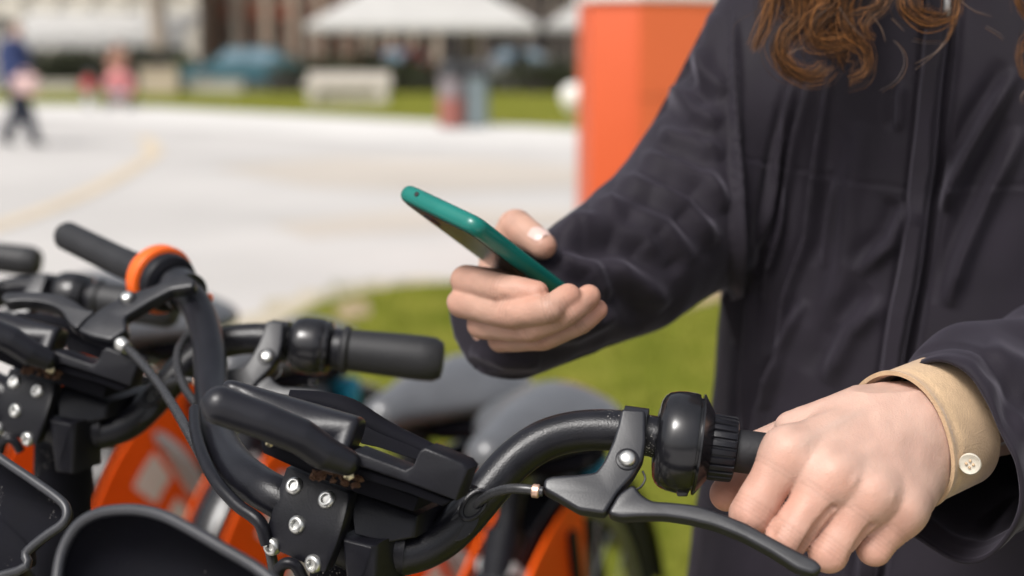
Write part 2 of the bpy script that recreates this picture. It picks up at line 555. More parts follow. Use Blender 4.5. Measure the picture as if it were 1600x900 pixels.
def facade(name, label, x0, x1, y, depth, h, wall, bays, storey, win_w, win_h, sill, pil=None, pil_w=.5, glass='pane'):
    """A building: storeys of recessed windows between piers, sills, cornice, hipped roof."""
    t = thing(name, label, 'building', ((x0 + x1) / 2, y, 0))
    wl_ = MB()
    ns = int(h / storey)
    bw = (x1 - x0) / bays
    # piers and spandrels leave real openings
    for i in range(bays + 1):
        w_ = bw - win_w
        xa = x0 + i * bw - w_ / 2
        xb = xa + w_
        wl_.add(box(((max(xa, x0) + min(xb, x1)) / 2, y + .2, h / 2), min(xb, x1) - max(xa, x0), .4, h))
    for s_ in range(ns + 1):
        z0 = s_ * storey + (sill + win_h if s_ < ns else 0) - (storey if s_ == 0 and False else 0)
        lo_ = 0 if s_ == 0 else (s_ - 1) * storey + sill + win_h
        hi_ = s_ * storey + sill if s_ < ns else h
        wl_.add(box(((x0 + x1) / 2, y + .203, (lo_ + hi_) / 2), x1 - x0 - .01, .394, hi_ - lo_))
    wl_.add(box(((x0 + x1) / 2, y + depth / 2 + .8, h / 2), x1 - x0 - .02, depth - .02, h - .02))
    wl_.build('wall', M[wall], t, smooth=False)
    if pil:
        for i in range(bays + 1):
            MB().add(box((x0 + i * bw, y - .1, h / 2 - .1), pil_w, .26, h - .2, bevel=.03)).build('pilaster', M[pil], t, smooth=False)
    for s_ in range(ns):
        for i in range(bays):
            cx, cz = x0 + (i + .5) * bw, s_ * storey + sill + win_h / 2
            f = MB()
            for sx in (-1, 1): f.add(box((cx + sx * (win_w / 2 - .04), y + .25, cz), .08, .1, win_h))
            for sz in (-1, 1): f.add(box((cx, y + .251, cz + sz * (win_h / 2 - .04)), win_w - .16, .098, .08))
            f.add(box((cx, y + .252, cz), .06, .09, win_h - .16))
            wf = f.build('window', M['white' if wall == 'cream' else 'beige'], t, smooth=False)
            MB().add(box((cx, y + .33, cz), win_w - .1, .03, win_h - .1)).build('pane', M[glass], wf, smooth=False)
            if sill > .3: MB().add(box((cx, y - .06, s_ * storey + sill - .05), win_w + .2, .16, .09)).build('sill', M[pil or wall], wf, smooth=False)
    c = MB().add(box(((x0 + x1) / 2, y + .05, h + .12), x1 - x0 + .4, .7, .26, bevel=.05)).build('cornice', M[pil or wall], t, smooth=False)
    rz = h + .25
    rv = [(x0 - .2, y - .2, rz), (x1 + .2, y - .2, rz), (x1 + .2, y + depth + .6, rz), (x0 - .2, y + depth + .6, rz), (x0 + 2, y + depth / 2, rz + 2.4), (x1 - 2, y + depth / 2, rz + 2.4)]
    mesh_obj('roof', rv, [[0, 1, 5, 4], [1, 2, 5], [2, 3, 4, 5], [3, 0, 4], [3, 2, 1, 0]], M['roof'], t, smooth=False)
    return t


facade('cream_building', 'cream building with tall windows at the upper left corner', -27, -15.2, 69.5, 10, 10.5, 'cream', 7, 3.5, .75, 2.4, .7, 'cream', .35)
facade('brick_building', 'red brown brick building with pale pilasters behind the parked car', -14.9, -6.8, 72, 10, 10.5, 'brick', 6, 3.5, .62, 2.6, .5, 'beige', .42)
facade('brick_building', 'salmon brick building with pale piers behind the coral cafe chairs', -6.6, -3.4, 66, 10, 10.2, 'pink_brick', 3, 3.4, .8, 2.5, .15, 'beige', .26, 'dark_in')
M['umber'] = mat('dark_umber_render', (.055, .042, .036), .85, var=.2, scale=1)
facade('cafe_building', 'dark cafe building with deep shopfronts behind the white parasols', -3.2, 9, 64, 10, 9.6, 'umber', 6, 3.2, 1.7, 2.6, .1, None, .3, 'dark_in')
facade('grey_building', 'dark grey building behind the orange totem', 9.3, 24, 64, 10, 9.6, 'grey_stone', 8, 3.2, 1.2, 2.0, .5, 'beige', .3)


def foliage(c, r, n, m, name, parent=None, size=.16, seed=1, flat=1.0):
    r_ = np.random.default_rng(seed)
    V_, F2 = [], []
    cl = r_.normal(size=(max(8, n // 90), 3)); cl /= np.linalg.norm(cl, axis=1)[:, None]
    cl *= r_.uniform(.35, 1, size=(len(cl), 1))
    for i in range(n):
        k_ = cl[r_.integers(len(cl))] + r_.normal(size=3) * .20
        p = np.array(c) + k_ * np.array(r)
        a = r_.normal(size=3); a /= np.linalg.norm(a)
        b = np.cross(a, r_.normal(size=3)); b /= np.linalg.norm(b)
        s_ = size * r_.uniform(.6, 1.3)
        q = len(V_)
        V_ += [tuple(p - a * s_), tuple(p + b * s_ * .5), tuple(p + a * s_), tuple(p - b * s_ * .5)]
        F2.append([q, q + 1, q + 2, q + 3])
    return mesh_obj(name, V_, F2, m, parent, smooth=False)


def tree(x, y, h, rt, label, seed):
    t = thing('plane_tree', label, 'tree', (x, y, 0), group='trees along the far side of the square')
    tk = MB().add(tube(spline([(x, y, -.05), (x + .03, y, h * .25), (x - .05, y, h * .5), (x, y, h * .72)], 6), [rt * 1.35, rt, rt * .85, rt * .5], 16))
    for i in range(5):
        a = i * 1.26 + seed
        tk.add(tube(spline([(x, y, h * (.45 + .04 * i)), (x + .9 * math.cos(a), y + .9 * math.sin(a), h * .66), (x + 1.9 * math.cos(a), y + 1.9 * math.sin(a), h * .86)], 4), [rt * .45, rt * .3, rt * .1], 8))
    tk.build('trunk', M['bark'], t)
    foliage((x, y, h * .85), (2.9, 2.6, 2.0), 1500, M['leaf'], 'crown', t, .22, seed)
    return t


tree(-15.2, 62, 8.5, .36, 'pale plane tree trunk between the cream and the brick building', 3)
tree(-12.6, 66, 8.0, .22, 'thinner dark tree right of the pale trunk', 5)
tree(-1.45, 50, 8.0, .26, 'tree trunk rising behind the two litter bins', 8)
tree(-9.4, 67, 8.5, .2, 'tree in front of the brick building above the parked car', 12)
tree(3.4, 56, 8.5, .2, 'tree left of the orange totem beyond the lawn', 21)

# clipped hedge in front of the cream building
hd_ = thing('hedge', 'dark clipped hedge below the white awning at the left', 'hedge', (-17.6, 61.5, 0))
foliage((-17.6, 61.5, .78), (3.7, .5, .82), 4200, M['hedge'], 'leaves', hd_, .13, 31)
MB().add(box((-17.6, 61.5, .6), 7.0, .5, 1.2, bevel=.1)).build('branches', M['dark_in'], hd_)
hd_ = thing('hedge', 'low olive bush at the nose of the parked car', 'hedge', (-13.6, 58.8, 0))
foliage((-13.6, 58.8, .6), (.75, .5, .55), 800, M['leaf'], 'leaves', hd_, .12, 33)
MB().add(tube([(-13.6, 58.8, 0), (-13.6, 58.8, .6)], .06, 8)).build('stem', M['bark'], hd_)
hd_ = thing('hedge', 'dark hedge behind the bench under the parasols', 'hedge', (-2.4, 47.5, 0))
foliage((-4.4, 47.5, .55), (3.8, .4, .62), 3400, M['hedge'], 'leaves', hd_, .12, 35)
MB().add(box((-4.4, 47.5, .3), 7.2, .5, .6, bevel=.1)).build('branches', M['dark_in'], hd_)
hd_ = thing('hedge', 'dark hedge right of the litter bins beyond the lawn', 'hedge', (3, 46.5, 0))
foliage((3.2, 46.5, .62), (3.1, .45, .58), 2600, M['hedge'], 'leaves', hd_, .12, 37)
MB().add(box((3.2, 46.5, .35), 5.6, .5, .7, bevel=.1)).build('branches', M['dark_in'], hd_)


# long white awning on posts
aw = thing('awning', 'long white awning with a scalloped edge above the dark hedge', 'awning', (-18, 65, 0))
av = MB()
nseg = 7
for i in range(nseg):
    xa, xb = -22.6 + i * 1.16, -22.6 + (i + 1) * 1.16
    pts = [Vector((xa, 64, 2.1)), Vector(((xa + xb) / 2, 64, 2.22)), Vector((xb, 64, 2.1)), Vector((xb, 67.6, 3.15)), Vector(((xa + xb) / 2, 67.6, 3.3)), Vector((xa, 67.6, 3.15))]
    q = len(av.v)
    av.v += [tuple(p) for p in pts] + [tuple(p + Vector((0, 0, -.04))) for p in pts] + [(xa, 64, 1.62), (xb, 64, 1.62), ((xa + xb) / 2, 64, 1.55)]
    av.f += [[q, q + 1, q + 4, q + 5], [q + 1, q + 2, q + 3, q + 4], [q, q + 12, q + 14, q + 13, q + 2, q + 1]]
av.build('canvas', M['white'], aw, smooth=False)
for i in range(4): MB().add(tube([(-22.5 + i * 2.3, 64.1, 0), (-22.5 + i * 2.3, 64.1, 2.1)], .05, 8)).build('post', M['metal_dark'], aw)

# cafe parasols
def parasol(x, y, half, ze, zt, label):
    t = thing('cafe_parasol', label, 'parasol', (x, y, 0), group='white cafe parasols')
    c = MB()
    n = 4
    cor = [(x - half, y - half * .8, ze), (x + half, y - half * .8, ze), (x + half, y + half * .8, ze), (x - half, y + half * .8, ze)]
    q = len(c.v)
    c.v += cor + [(x, y, zt)] + [(p[0], p[1], p[2] - .22) for p in cor]
    c.f += [[0, 1, 4], [1, 2, 4], [2, 3, 4], [3, 0, 4], [0, 5, 6, 1], [1, 6, 7, 2], [2, 7, 8, 3], [3, 8, 5, 0]]
    c.build('canopy', M['white'], t, smooth=False)
    MB().add(tube([(x, y, 0), (x, y, zt)], .05, 10)).build('pole', M['metal_dark'], t)
    MB().add(box((x, y, .06), .9, .9, .12, bevel=.03)).build('base', M['concrete'], t)
    for p in cor: MB().add(tube([(x, y, zt - .12), (p[0], p[1], p[2] - .03)], .018, 6)).build('rib', M['metal_dark'], t)
    return t


parasol(-2.95, 50.5, 3.85, 2.25, 4.6, 'white cafe parasol above the concrete bench')
parasol(4.75, 51.5, 3.6, 2.30, 4.6, 'white cafe parasol left of and behind the orange totem')

# ------------------------------------------------------------------ orange station totem
tx = thing('station_totem', 'tall orange station totem behind the person\'s arm', 'totem', (1.0, 8.9, 0))
tb = MB()
ty = 8.75
# three upright faces: narrow dark left side, broad front, canted right front painted lighter as if lit
px_of = lambda px, d: (px - 800) / FP * d
xl, xm, xr = px_of(921, 8.7), px_of(997, 8.62), px_of(1135, 8.75)
H_ = 1.60
tb.add(slab([(xl, 8.78, H_), (xm, 8.70, H_), (xr, 8.95, H_), (xr + .02, 9.35, H_), (xl - .045, 9.35, H_)], (0, 0, -H_), .008))
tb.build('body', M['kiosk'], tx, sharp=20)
M['kiosk_painted_lit'] = mat('orange_painted_lit', (.76, .155, .05), .5, var=.03, scale=1.5)  # brighter orange stands in for light on the face turned from the sun
MB().add(slab([(xm + .004, 8.692, H_ - .01), (xr - .004, 8.94, H_ - .01), (xr - .003, 8.936, .07), (xm + .004, 8.688, .07)], (.003, -.004, 0), 0)).build('side_painted_lit', M['kiosk_painted_lit'], tx, smooth=False)
for z_ in (.42, 1.02): MB().add(slab([(xm + .006, 8.685, z_ + .004), (xr - .006, 8.934, z_ + .004), (xr - .006, 8.934, z_), (xm + .006, 8.685, z_)], (.0015, -.002, 0), 0)).build('panel_joint', M['dark_in'], tx, smooth=False)
MB().add(slab([(xl - .01, 8.75, H_ + .05), (xm, 8.67, H_ + .05), (xr + .03, 8.93, H_ + .05), (xr + .05, 9.38, H_ + .05), (xl - .06, 9.38, H_ + .05)], (0, 0, -.048), .006)).build('cap', M['white_print'], tx, sharp=20)
MB().add(slab([(xl - .03, 8.75, .06), (xm, 8.66, .06), (xr + .04, 8.92, .06), (xr + .06, 9.4, .06), (xl - .08, 9.4, .06)], (0, 0, -.07), .006)).build('plinth', M['grey_stone'], tx, sharp=20)


# ------------------------------------------------------------------ street furniture
def litter_bin(x, y, body, low, label):
    t = thing('litter_bin', label, 'litter bin', (x, y, 0))
    MB().add(lathe((x, y, .02), (x, y, 2), [(0, .19), (.02, .215), (.86, .225), (.9, .22)], 24)).build('drum', M[body], t)
    MB().add(lathe((x, y, .88), (x, y, 2), [(0, .228), (.05, .235), (.18, .235), (.25, .19), (.29, .08)], 24)).build('lid', M['metal_dark'], t)
    MB().add(box((x, y - .232, 1.02), .2, .02, .08, bevel=.01)).build('slot', M['dark_in'], t)
    MB().add(lathe((x, y, .05), (x, y, 2), [(0, .222), (.48, .228)], 24)).build('band', M[low], t)
    MB().add(lathe((x, y, -.01), (x, y, 2), [(0, .2), (.04, .2)], 20)).build('foot', M['metal_dark'], t)
    return t


M['bin_grey'] = mat('bin_blue_grey', (.17, .21, .22), .5, var=.1, scale=6)
M['bin_mauve'] = mat('bin_mauve_grey', (.20, .17, .175), .5, var=.1, scale=6)
M['bin_red'] = mat('bin_coral', (.27, .095, .075), .5, var=.1, scale=6)
litter_bin(px_of(705, 24.6), 24.95, 'bin_mauve', 'bin_red', 'litter bin with a coral lower half, left of the pair')
litter_bin(px_of(743, 24.8), 25.15, 'bin_grey', 'bin_grey', 'blue grey litter bin, right of the pair')


def bench(px, d, w, h, label, m, group=None):
    x = px_of(px, d)
    t = thing('bench', label, 'bench', (x, d, 0), group=group)
    MB().add(box((x, d, h - .09), w, .62, .18, bevel=.03)).build('seat', M[m], t, smooth=False)
    MB().add(box((x, d + .27, h + .10), w * .96, .12, .26, bevel=.03)).build('backrest', M[m], t, smooth=False)
    for s_ in (-1, 1): MB().add(box((x + s_ * w * .40, d, (h - .18) / 2), w * .12, .55, h - .178, bevel=.02)).build('leg', M[m], t, smooth=False)
    MB().add(box((x, d + .1, (h - .19) / 2), w * .72, .5, h - .19)).build('support', M[m], t, smooth=False)
    return t


bench(547, 37.5, 2.25, .58, 'pale concrete bench on the far lawn under the parasols', 'concrete')


def low_wall(px0, px1, d, h, label, m):
    x0, x1 = px_of(px0, d), px_of(px1, d)
    t = thing('low_wall', label, 'wall', ((x0 + x1) / 2, d, 0))
    MB().add(box(((x0 + x1) / 2, d, h / 2), x1 - x0, .4, h, bevel=.02)).build('wall', M[m], t, smooth=False)
    MB().add(box(((x0 + x1) / 2, d, h + .03), x1 - x0 + .08, .48, .07, bevel=.015)).build('coping', M[m], t, smooth=False)


low_wall(226, 284, 47, .80, 'beige low wall below the pale plane tree', 'beige')
low_wall(286, 384, 47.5, .40, 'grey low wall below the parked car', 'grey_stone')
low_wall(-30, 130, 50, .28, 'pale low wall beside the walking person', 'concrete')
bl_ = thing('bollard', 'white ball bollard left of the orange totem', 'bollard', (px_of(897, 31), 31, 0))
MB().add(ball((px_of(897, 31), 31, .36), .31, sub=4)).build('ball', M['white_print'], bl_)
MB().add(lathe((px_of(897, 31), 31, -.01), (px_of(897, 31), 31, 1), [(0, .2), (.05, .2), (.1, .14)], 20)).build('foot', M['concrete'], bl_)


# parked teal car -------------------------------------------------------------
M['car'] = mat('teal_car_paint', (.025, .10, .13), .25, var=.05, coat=.6, metal=.2)
M['car_low'] = mat('car_plastic', (.02, .022, .024), .6)
M['car_glass'] = mat('car_glass', (.16, .24, .30), .05, var=.1)


def car(x0, y, L, label, paint='car', flip=False):
    t = thing('parked_car', label, 'car', (x0 + L / 2, y, 0), group='cars parked across the square')
    W = 1.75
    prof = [(0, .38), (.02, .72), (.12, .82), (.95, .98), (1.55, 1.50), (2.9, 1.55), (3.75, 1.05), (4.15, 1.0), (4.25, .75), (4.25, .38)]
    pr_ = [((4.25 - a if flip else a) * L / 4.25, b) for a, b in prof]
    V_ = []
    m_ = len(pr_)
    for s_, ins in ((-.5, .10), (-.46, 0), (.46, 0), (.5, .10)):
        for a, b in pr_:
            tuck = .16 * max(0, b - 1.0) / .5
            V_.append((x0 + a, y + (s_ * W) * (1 - tuck), b if ins == 0 else b * .985 + .006))
    F2 = []
    for i in range(3):
        for j in range(m_): F2.append([i * m_ + j, i * m_ + (j + 1) % m_, (i + 1) * m_ + (j + 1) % m_, (i + 1) * m_ + j])
    F2 += [list(range(m_))[::-1], [3 * m_ + j for j in range(m_)]]
    mesh_obj('body', V_, F2, M[paint], t, sharp=35)
    wx = lambda a: x0 + (4.25 - a if flip else a) * L / 4.25
    for sy in (-1, 1):
        for a0, a1, b0, b1 in ((1.22, 1.62, 2.12, 2.12), (2.2, 2.2, 2.85, 3.4)):
            pts = [(wx(a0), y + sy * .875, 1.02), (wx(a1), y + sy * .80, 1.44), (wx(b0), y + sy * .80, 1.47), (wx(b1), y + sy * .875, 1.06)]
            MB().add(slab([Vector(p) for p in pts], Vector((0, sy * .012, 0)), 0)).build('side_window', M['car_glass'], t, smooth=False)
        for a in (.85, 3.35):
            w_ = MB().add(lathe((wx(a), y + sy * .70, .33), (wx(a), y + sy * 1.2, .33), [(0, .2), (0.01, .31), (.19, .31), (.20, .29), (.21, .2)], 24)).build('wheel', M['tyre'], t)
            MB().add(lathe((wx(a), y + sy * .905, .33), (wx(a), y + sy * 1.2, .33), [(0, .19), (.012, .18), (.014, .05)], 16)).build('rim', M['rim'], w_)
        MB().add(box((wx(.06), y + sy * .6, .68), .08, .3, .12, bevel=.02)).build('headlight', M['white_print'], t)
        MB().add(box((wx(4.22), y + sy * .62, .8), .08, .26, .14, bevel=.02)).build('tail_light', M['bin_red'], t)
    ws = [(wx(1.02), y - .70, 1.0), (wx(1.02), y + .70, 1.0), (wx(1.55), y + .62, 1.47), (wx(1.55), y - .62, 1.47)]
    MB().add(slab([Vector(p) for p in ws], Vector((-.01 if not flip else .01, 0, .012)), 0)).build('windscreen', M['car_glass'], t, smooth=False)
    MB().add(box((x0 + L / 2, y, .30), L * .96, W * .96, .16, bevel=.03)).build('sill', M['car_low'], t)
    return t


car(-11.5, 50.6, 4.5, 'teal car parked in front of the brick building')
M['car_red'] = mat('dark_red_car_paint', (.20, .02, .015), .3, coat=.5)
M['car_grey'] = mat('silver_car_paint', (.30, .31, .33), .3, coat=.5, metal=.3)
car(-6.4, 59, 4.1, 'dark red car parked behind the bench', 'car_red', True)
car(-2.0, 60, 4.2, 'silver car parked behind the litter bins', 'car_grey')


# cafe tables and chairs under the parasols
M['chair_red'] = mat('coral_cushion', (.52, .12, .06), .7, var=.2, scale=8)
M['chair_grey'] = mat('grey_cushion', (.22, .23, .23), .7, var=.2, scale=8)


def cafe_chair(x, y, m, label, group):
    t = thing('cafe_chair', label, 'chair', (x, y, 0), group=group)
    MB().add(box((x, y, .44), .5, .5, .10, bevel=.03)).build('seat', M[m], t)
    MB().add(box((x, y + .23, .72), .5, .08, .5, bevel=.03)).build('backrest', M[m], t)
    for sx in (-1, 1):
        for sy in (-1, 1): MB().add(tube([(x + sx * .2, y + sy * .2, 0), (x + sx * .2, y + sy * .2, .40)], .018, 6)).build('leg', M['metal_dark'], t)


for px, d, w in [(452, 52, 'leftmost coral cafe chair, beside the parked teal car'), (492, 51, 'coral cafe chair above the left end of the concrete bench'),
                 (528, 50.2, 'coral cafe chair above the middle of the concrete bench'), (505, 53.5, 'rearmost coral cafe chair behind the others above the bench')]:
    cafe_chair(px_of(px, d), d, 'chair_red', w, 'coral cafe chairs')
for px, d, w in [(590, 50, 'grey cafe chair above the right end of the concrete bench'), (622, 51, 'grey cafe chair midway between the bench and the litter bins'),
                 (655, 50, 'grey cafe chair just left of the litter bins'), (800, 50.5, 'grey cafe chair just right of the litter bins'),
                 (838, 51.2, 'grey cafe chair midway between the litter bins and the orange totem'), (868, 50.2, 'grey cafe chair nearest the orange totem')]:
    cafe_chair(px_of(px, d), d, 'chair_grey', w, 'grey cafe chairs')


def cafe_table(x, y, label):
    t = thing('cafe_table', label, 'table', (x, y, 0), group='cafe tables')
    MB().add(lathe((x, y, .72), (x, y, 2), [(0, .38), (.03, .40), (.05, .40)], 24)).build('tabletop', M['concrete'], t)
    MB().add(tube([(x, y, .02), (x, y, .72)], .03, 10)).build('leg', M['metal_dark'], t)
    MB().add(lathe((x, y, 0), (x, y, 2), [(0, .25), (.02, .25), (.04, .05)], 20)).build('base', M['metal_dark'], t)


for px, d, w in ((474, 51.4, 'round cafe table among the coral chairs'), (606, 49.6, 'round cafe table between two grey chairs above the right bench end'),
                 (818, 50.2, 'round cafe table between the litter bins and the orange totem')): cafe_table(px_of(px, d), d, w)


# ------------------------------------------------------------------ people in the distance
M['dskin'] = mat('distant_skin', (.50, .30, .22), .6)
M['dhair'] = mat('distant_hair', (.06, .04, .03), .6)
M['navy'] = mat('navy_cloth', (.02, .035, .11), .8, var=.25, scale=12)
M['dnavy'] = mat('dark_navy_trousers', (.006, .010, .024), .85, var=.2, scale=12)
M['dblack'] = mat('dark_shoes', (.015, .015, .018), .6)
M['pink'] = mat('pink_cloth', (.62, .24, .24), .8, var=.15, scale=10)
M['pinkpale'] = mat('pale_pink_plastic', (.58, .40, .38), .6, var=.2, scale=9)
M['redc'] = mat('red_cloth', (.42, .05, .05), .8, var=.15, scale=10)
M['bluec'] = mat('slate_blue_cloth', (.14, .20, .30), .8, var=.15, scale=10)
M['brownc'] = mat('brown_cloth', (.26, .13, .09), .8, var=.15, scale=10)
M['greyc'] = mat('pale_grey_cloth', (.42, .42, .46), .8, var=.15, scale=10)


def figure(label, x, y, J, h, top, legs_, hair_m='dhair', cat='person', res=.022, shoe='dblack', puff=1.0):
    """J: joint positions as fractions of the height in the figure's own plane (x, y, z)."""
    t = thing('person', label, cat, (x, y, 0))
    g = lambda k: (x + J[k][0] * h, y + J[k][1] * h, J[k][2] * h)
    s_ = h
    def body_(P):
        d = rc(P, g('pel'), g('chest'), .075 * s_, .085 * s_)
        d = smin(d, rc(P, g('chest'), g('neck'), .07 * s_, .032 * s_), .03 * s_)
        d = smin(d, ell(P, g('head'), .046 * s_, .055 * s_, .066 * s_), .01 * s_)
        d = smin(d, ell(P, (g('head')[0] + J['face'] * .052 * s_, g('head')[1] - .02 * s_, g('head')[2] - .012 * s_), .014 * s_, .012 * s_, .012 * s_), .01 * s_)
        for e in 'LR':
            d = smin(d, chain(P, [g('sh' + e), g('el' + e), g('ha' + e)], [.033 * s_, .026 * s_, .017 * s_]), .02 * s_)
            d = smin(d, ell(P, g('ha' + e), .022 * s_, .016 * s_, .026 * s_), .008 * s_)
            d = smin(d, chain(P, [g('hip' + e), g('kn' + e), g('an' + e)], [.052 * s_, .034 * s_, .022 * s_]), .03 * s_)
            d = smin(d, rc(P, g('an' + e), g('toe' + e), .022 * s_, .018 * s_), .01 * s_)
        return d
    P_ = np.array([g(k) for k in J if k != 'face'])
    lo_, hi_ = P_.min(0) - .1 * s_, P_.max(0) + .1 * s_
    V_, F2 = surfnets(body_, lo_, hi_, res * h / 1.7)
    mesh_obj('body', V_, F2, M['dskin'], t, sharp=None)
    def coat(P):
        d = rc(P, g('pel'), g('chest'), .092 * s_ * puff, .10 * s_ * puff)
        d = smin(d, rc(P, g('shL'), g('shR'), .048 * s_, .048 * s_), .03 * s_)
        for e in 'LR':
            wr = tuple(np.array(g('el' + e)) * .25 + np.array(g('ha' + e)) * .75)
            d = smin(d, chain(P, [g('sh' + e), g('el' + e), wr], [.044 * s_ * puff, .036 * s_ * puff, .028 * s_ * puff]), .02 * s_)
        return d
    V_, F2 = surfnets(coat, lo_, hi_, res * h / 1.7)
    mesh_obj('coat', V_, F2, M[top], t, sharp=None)
    def trous(P):
        d = None
        for e in 'LR':
            c_ = chain(P, [g('hip' + e), g('kn' + e), g('an' + e)], [.064 * s_ * puff ** .6, .046 * s_ * puff, .034 * s_ * puff])
            d = c_ if d is None else smin(d, c_, .03 * s_)
        return d
    V_, F2 = surfnets(trous, lo_, hi_, res * h / 1.7)
    mesh_obj('trousers', V_, F2, M[legs_], t, sharp=None)
    for e in 'LR':
        V_, F2 = surfnets(lambda P: smax(rc(P, g('an' + e), g('toe' + e), .032 * s_, .027 * s_), .002 - P[2], .004), np.minimum(g('an' + e), g('toe' + e)) - .05 * s_, np.maximum(g('an' + e), g('toe' + e)) + .05 * s_, .016 * h / 1.7)
        mesh_obj('shoe', V_, F2, M[shoe], t, sharp=None)
    hc = g('head')
    V_, F2 = surfnets(lambda P: smax(ell(P, (hc[0] - J['face'] * .010 * s_, hc[1] + .012 * s_, hc[2] + .014 * s_), .054 * s_, .060 * s_, .066 * s_), -ell(P, (hc[0] + J['face'] * .05 * s_, hc[1] - .045 * s_, hc[2] - .03 * s_), .045 * s_, .05 * s_, .06 * s_), .01), np.array(hc) - .1 * s_, np.array(hc) + .1 * s_, .014 * h / 1.7)
    mesh_obj('hair', V_, F2, M[hair_m], t, sharp=None)
    return t


walk = dict(pel=(0, 0, .53), chest=(.00, 0, .74), neck=(.01, 0, .85), head=(.03, 0, .925), face=1,
            shL=(.00, -.10, .80), elL=(.03, -.13, .64), haL=(.15, -.12, .58), shR=(-.01, .10, .80), elR=(-.06, .12, .64), haR=(.06, .13, .55),
            hipL=(0, -.05, .50), knL=(.09, -.05, .28), anL=(.15, -.05, .045), toeL=(.21, -.05, .02), hipR=(0, .05, .50), knR=(-.01, .05, .27), anR=(-.13, .05, .06), toeR=(-.08, .05, .022))
figure('person in a navy jacket walking across the paving at the left edge', px_of(32, 20.4), 20.4, walk, 1.74, 'navy', 'dnavy', puff=1.3)
bx_, by_ = px_of(48, 20.1), 20.1
bag = thing('carrier_bag', 'pale pink carrier bag held by the person walking at the left edge', 'bag', (bx_, by_, .72))
MB().add(box((bx_, by_, .86), .36, .14, .26, bevel=.04)).build('sack', M['pinkpale'], bag)
MB().add(tube(spline([(bx_ - .1, by_, .97), (bx_ - .05, by_, 1.05), (bx_ + .05, by_, 1.05), (bx_ + .1, by_, .97)], 4), .012, 6)).build('handle', M['pinkpale'], bag)
stand = dict(pel=(0, 0, .53), chest=(.00, 0, .74), neck=(.01, 0, .85), head=(.02, -.01, .925), face=-.4,
             shL=(.10, 0, .80), elL=(.12, -.04, .64), haL=(.08, -.15, .56), shR=(-.10, 0, .80), elR=(-.13, -.04, .63), haR=(-.09, -.15, .56),
             hipL=(.05, 0, .50), knL=(.055, -.01, .27), anL=(.055, 0, .045), toeL=(.06, -.06, .02), hipR=(-.05, 0, .50), knR=(-.055, -.01, .27), anR=(-.055, 0, .045), toeR=(-.06, -.06, .02))
figure('person in a brown coat standing behind the pink pushchair', px_of(192, 36.0), 36.0, stand, 1.62, 'brownc', 'greyc')
figure('small child in a red coat and blue hat on the paving edge', px_of(144, 33.5), 33.5, stand, .86, 'redc', 'greyc', hair_m='bluec')
M['charcoal'] = mat('charcoal_cloth', (.022, .022, .026), .8, var=.2, scale=10)
for px, d, m_, w_ in ((585, 53, 'charcoal', 'person in a charcoal coat standing under the parasol above the bench end'), (648, 54, 'redc', 'person in a dark red coat standing under the parasol left of the bins'),
                      (812, 53.5, 'charcoal', 'person in a charcoal coat standing between the bins and the orange totem')):
    figure(w_, px_of(px, d), d, stand, 1.70, m_, 'dnavy', puff=1.2, res=.03)
# pink pushchair
x, y = px_of(193, 33.8), 33.8
pc_ = thing('pushchair', 'pink pushchair in front of the person in brown', 'pushchair', (x, y, 0))
V_, F2 = surfnets(lambda P: smax(ell(P, (x, y, .55), .36, .30, .36), -ell(P, (x + .06, y - .32, .50), .28, .32, .26), .02), (x - .45, y - .45, .1), (x + .45, y + .45, 1.0), .03)
mesh_obj('hood', V_, F2, M['pink'], pc_, sharp=None)
MB().add(box((x, y - .08, .36), .5, .4, .10, bevel=.03)).build('seat', M['greyc'], pc_)
for sx in (-1, 1):
    MB().add(tube(spline([(x + sx * .27, y - .30, .16), (x + sx * .27, y + .1, .5), (x + sx * .27, y + .42, 1.0)], 5), .014, 8)).build('handle', M['metal_dark'], pc_)
    for sy in (-1, 1):
        MB().add(lathe((x + sx * .27 - .02, y + sy * .27, .13), (x + 5, y + sy * .27, .13), [(0, .09), (.005, .13), (.035, .13), (.04, .09)], 18)).build('wheel', M['tyre'], pc_)
        MB().add(tube([(x + sx * .26, y + sy * .26, .13), (x + sx * .2, y, .34)], .012, 6)).build('strut', M['metal_dark'], pc_)

# ------------------------------------------------------------------ shared bicycles (one built in full, the others copied)
S = Vector((-0.09, 0.77, 0))
QR = Vector((0.49, 0.87, 0)).normalized()          # towards the rear of the bicycle
QL = Vector((QR.y, -QR.x, 0))                       # towards its left side
UPZ = Vector((0, 0, 1))


def bl(back, left, z): return S + QR * back + QL * left + UPZ * z


bike = thing('shared_bicycle', 'black and orange shared bicycle nearest the camera, its left grip held by the person',
             'bicycle', S, math.atan2(-QR.y, -QR.x), 'shared bicycles docked side by side')

# handlebar: one bent tube from grip to grip
hb_px = [(108, 370, 1.150), (180, 405, 1.105), (250, 435, 1.060), (288, 455, 1.030), (312, 490, 1.008), (326, 545, .975), (331, 605, .935), (334, 655, .890),
         (346, 698, .840), (372, 734, .800), (405, 760, .780), (440, 780, .770), (520, 828, .766), (600, 864, .764), (645, 863, .766), (690, 842, .770),
         (728, 806, .774), (765, 762, .778), (805, 718, .782), (850, 688, .784), (900, 674, .784), (955, 672, .781), (1010, 680, .777), (1090, 695, .772)]
hb = MB().add(tube(spline([at(*p) for p in hb_px], 6), .0113, 22))
hb.build('handlebar', M['bar'], bike)
gr = MB().add(tube(spline([at(1085, 694, .7725), at(1180, 708, .770), at(1300, 722, .771), at(1400, 732, .772)], 6), .0117, 24))
gr.build('grip', M['rubber'], bike)
g2 = MB().add(tube(spline([at(104, 368, 1.153), at(112, 372, 1.148), at(180, 405, 1.105), at(230, 427, 1.070)], 6), [.0095, .0118, .0118, .0118, .0118, .0118], 24))
g2.build('grip', M['rubber'], bike)

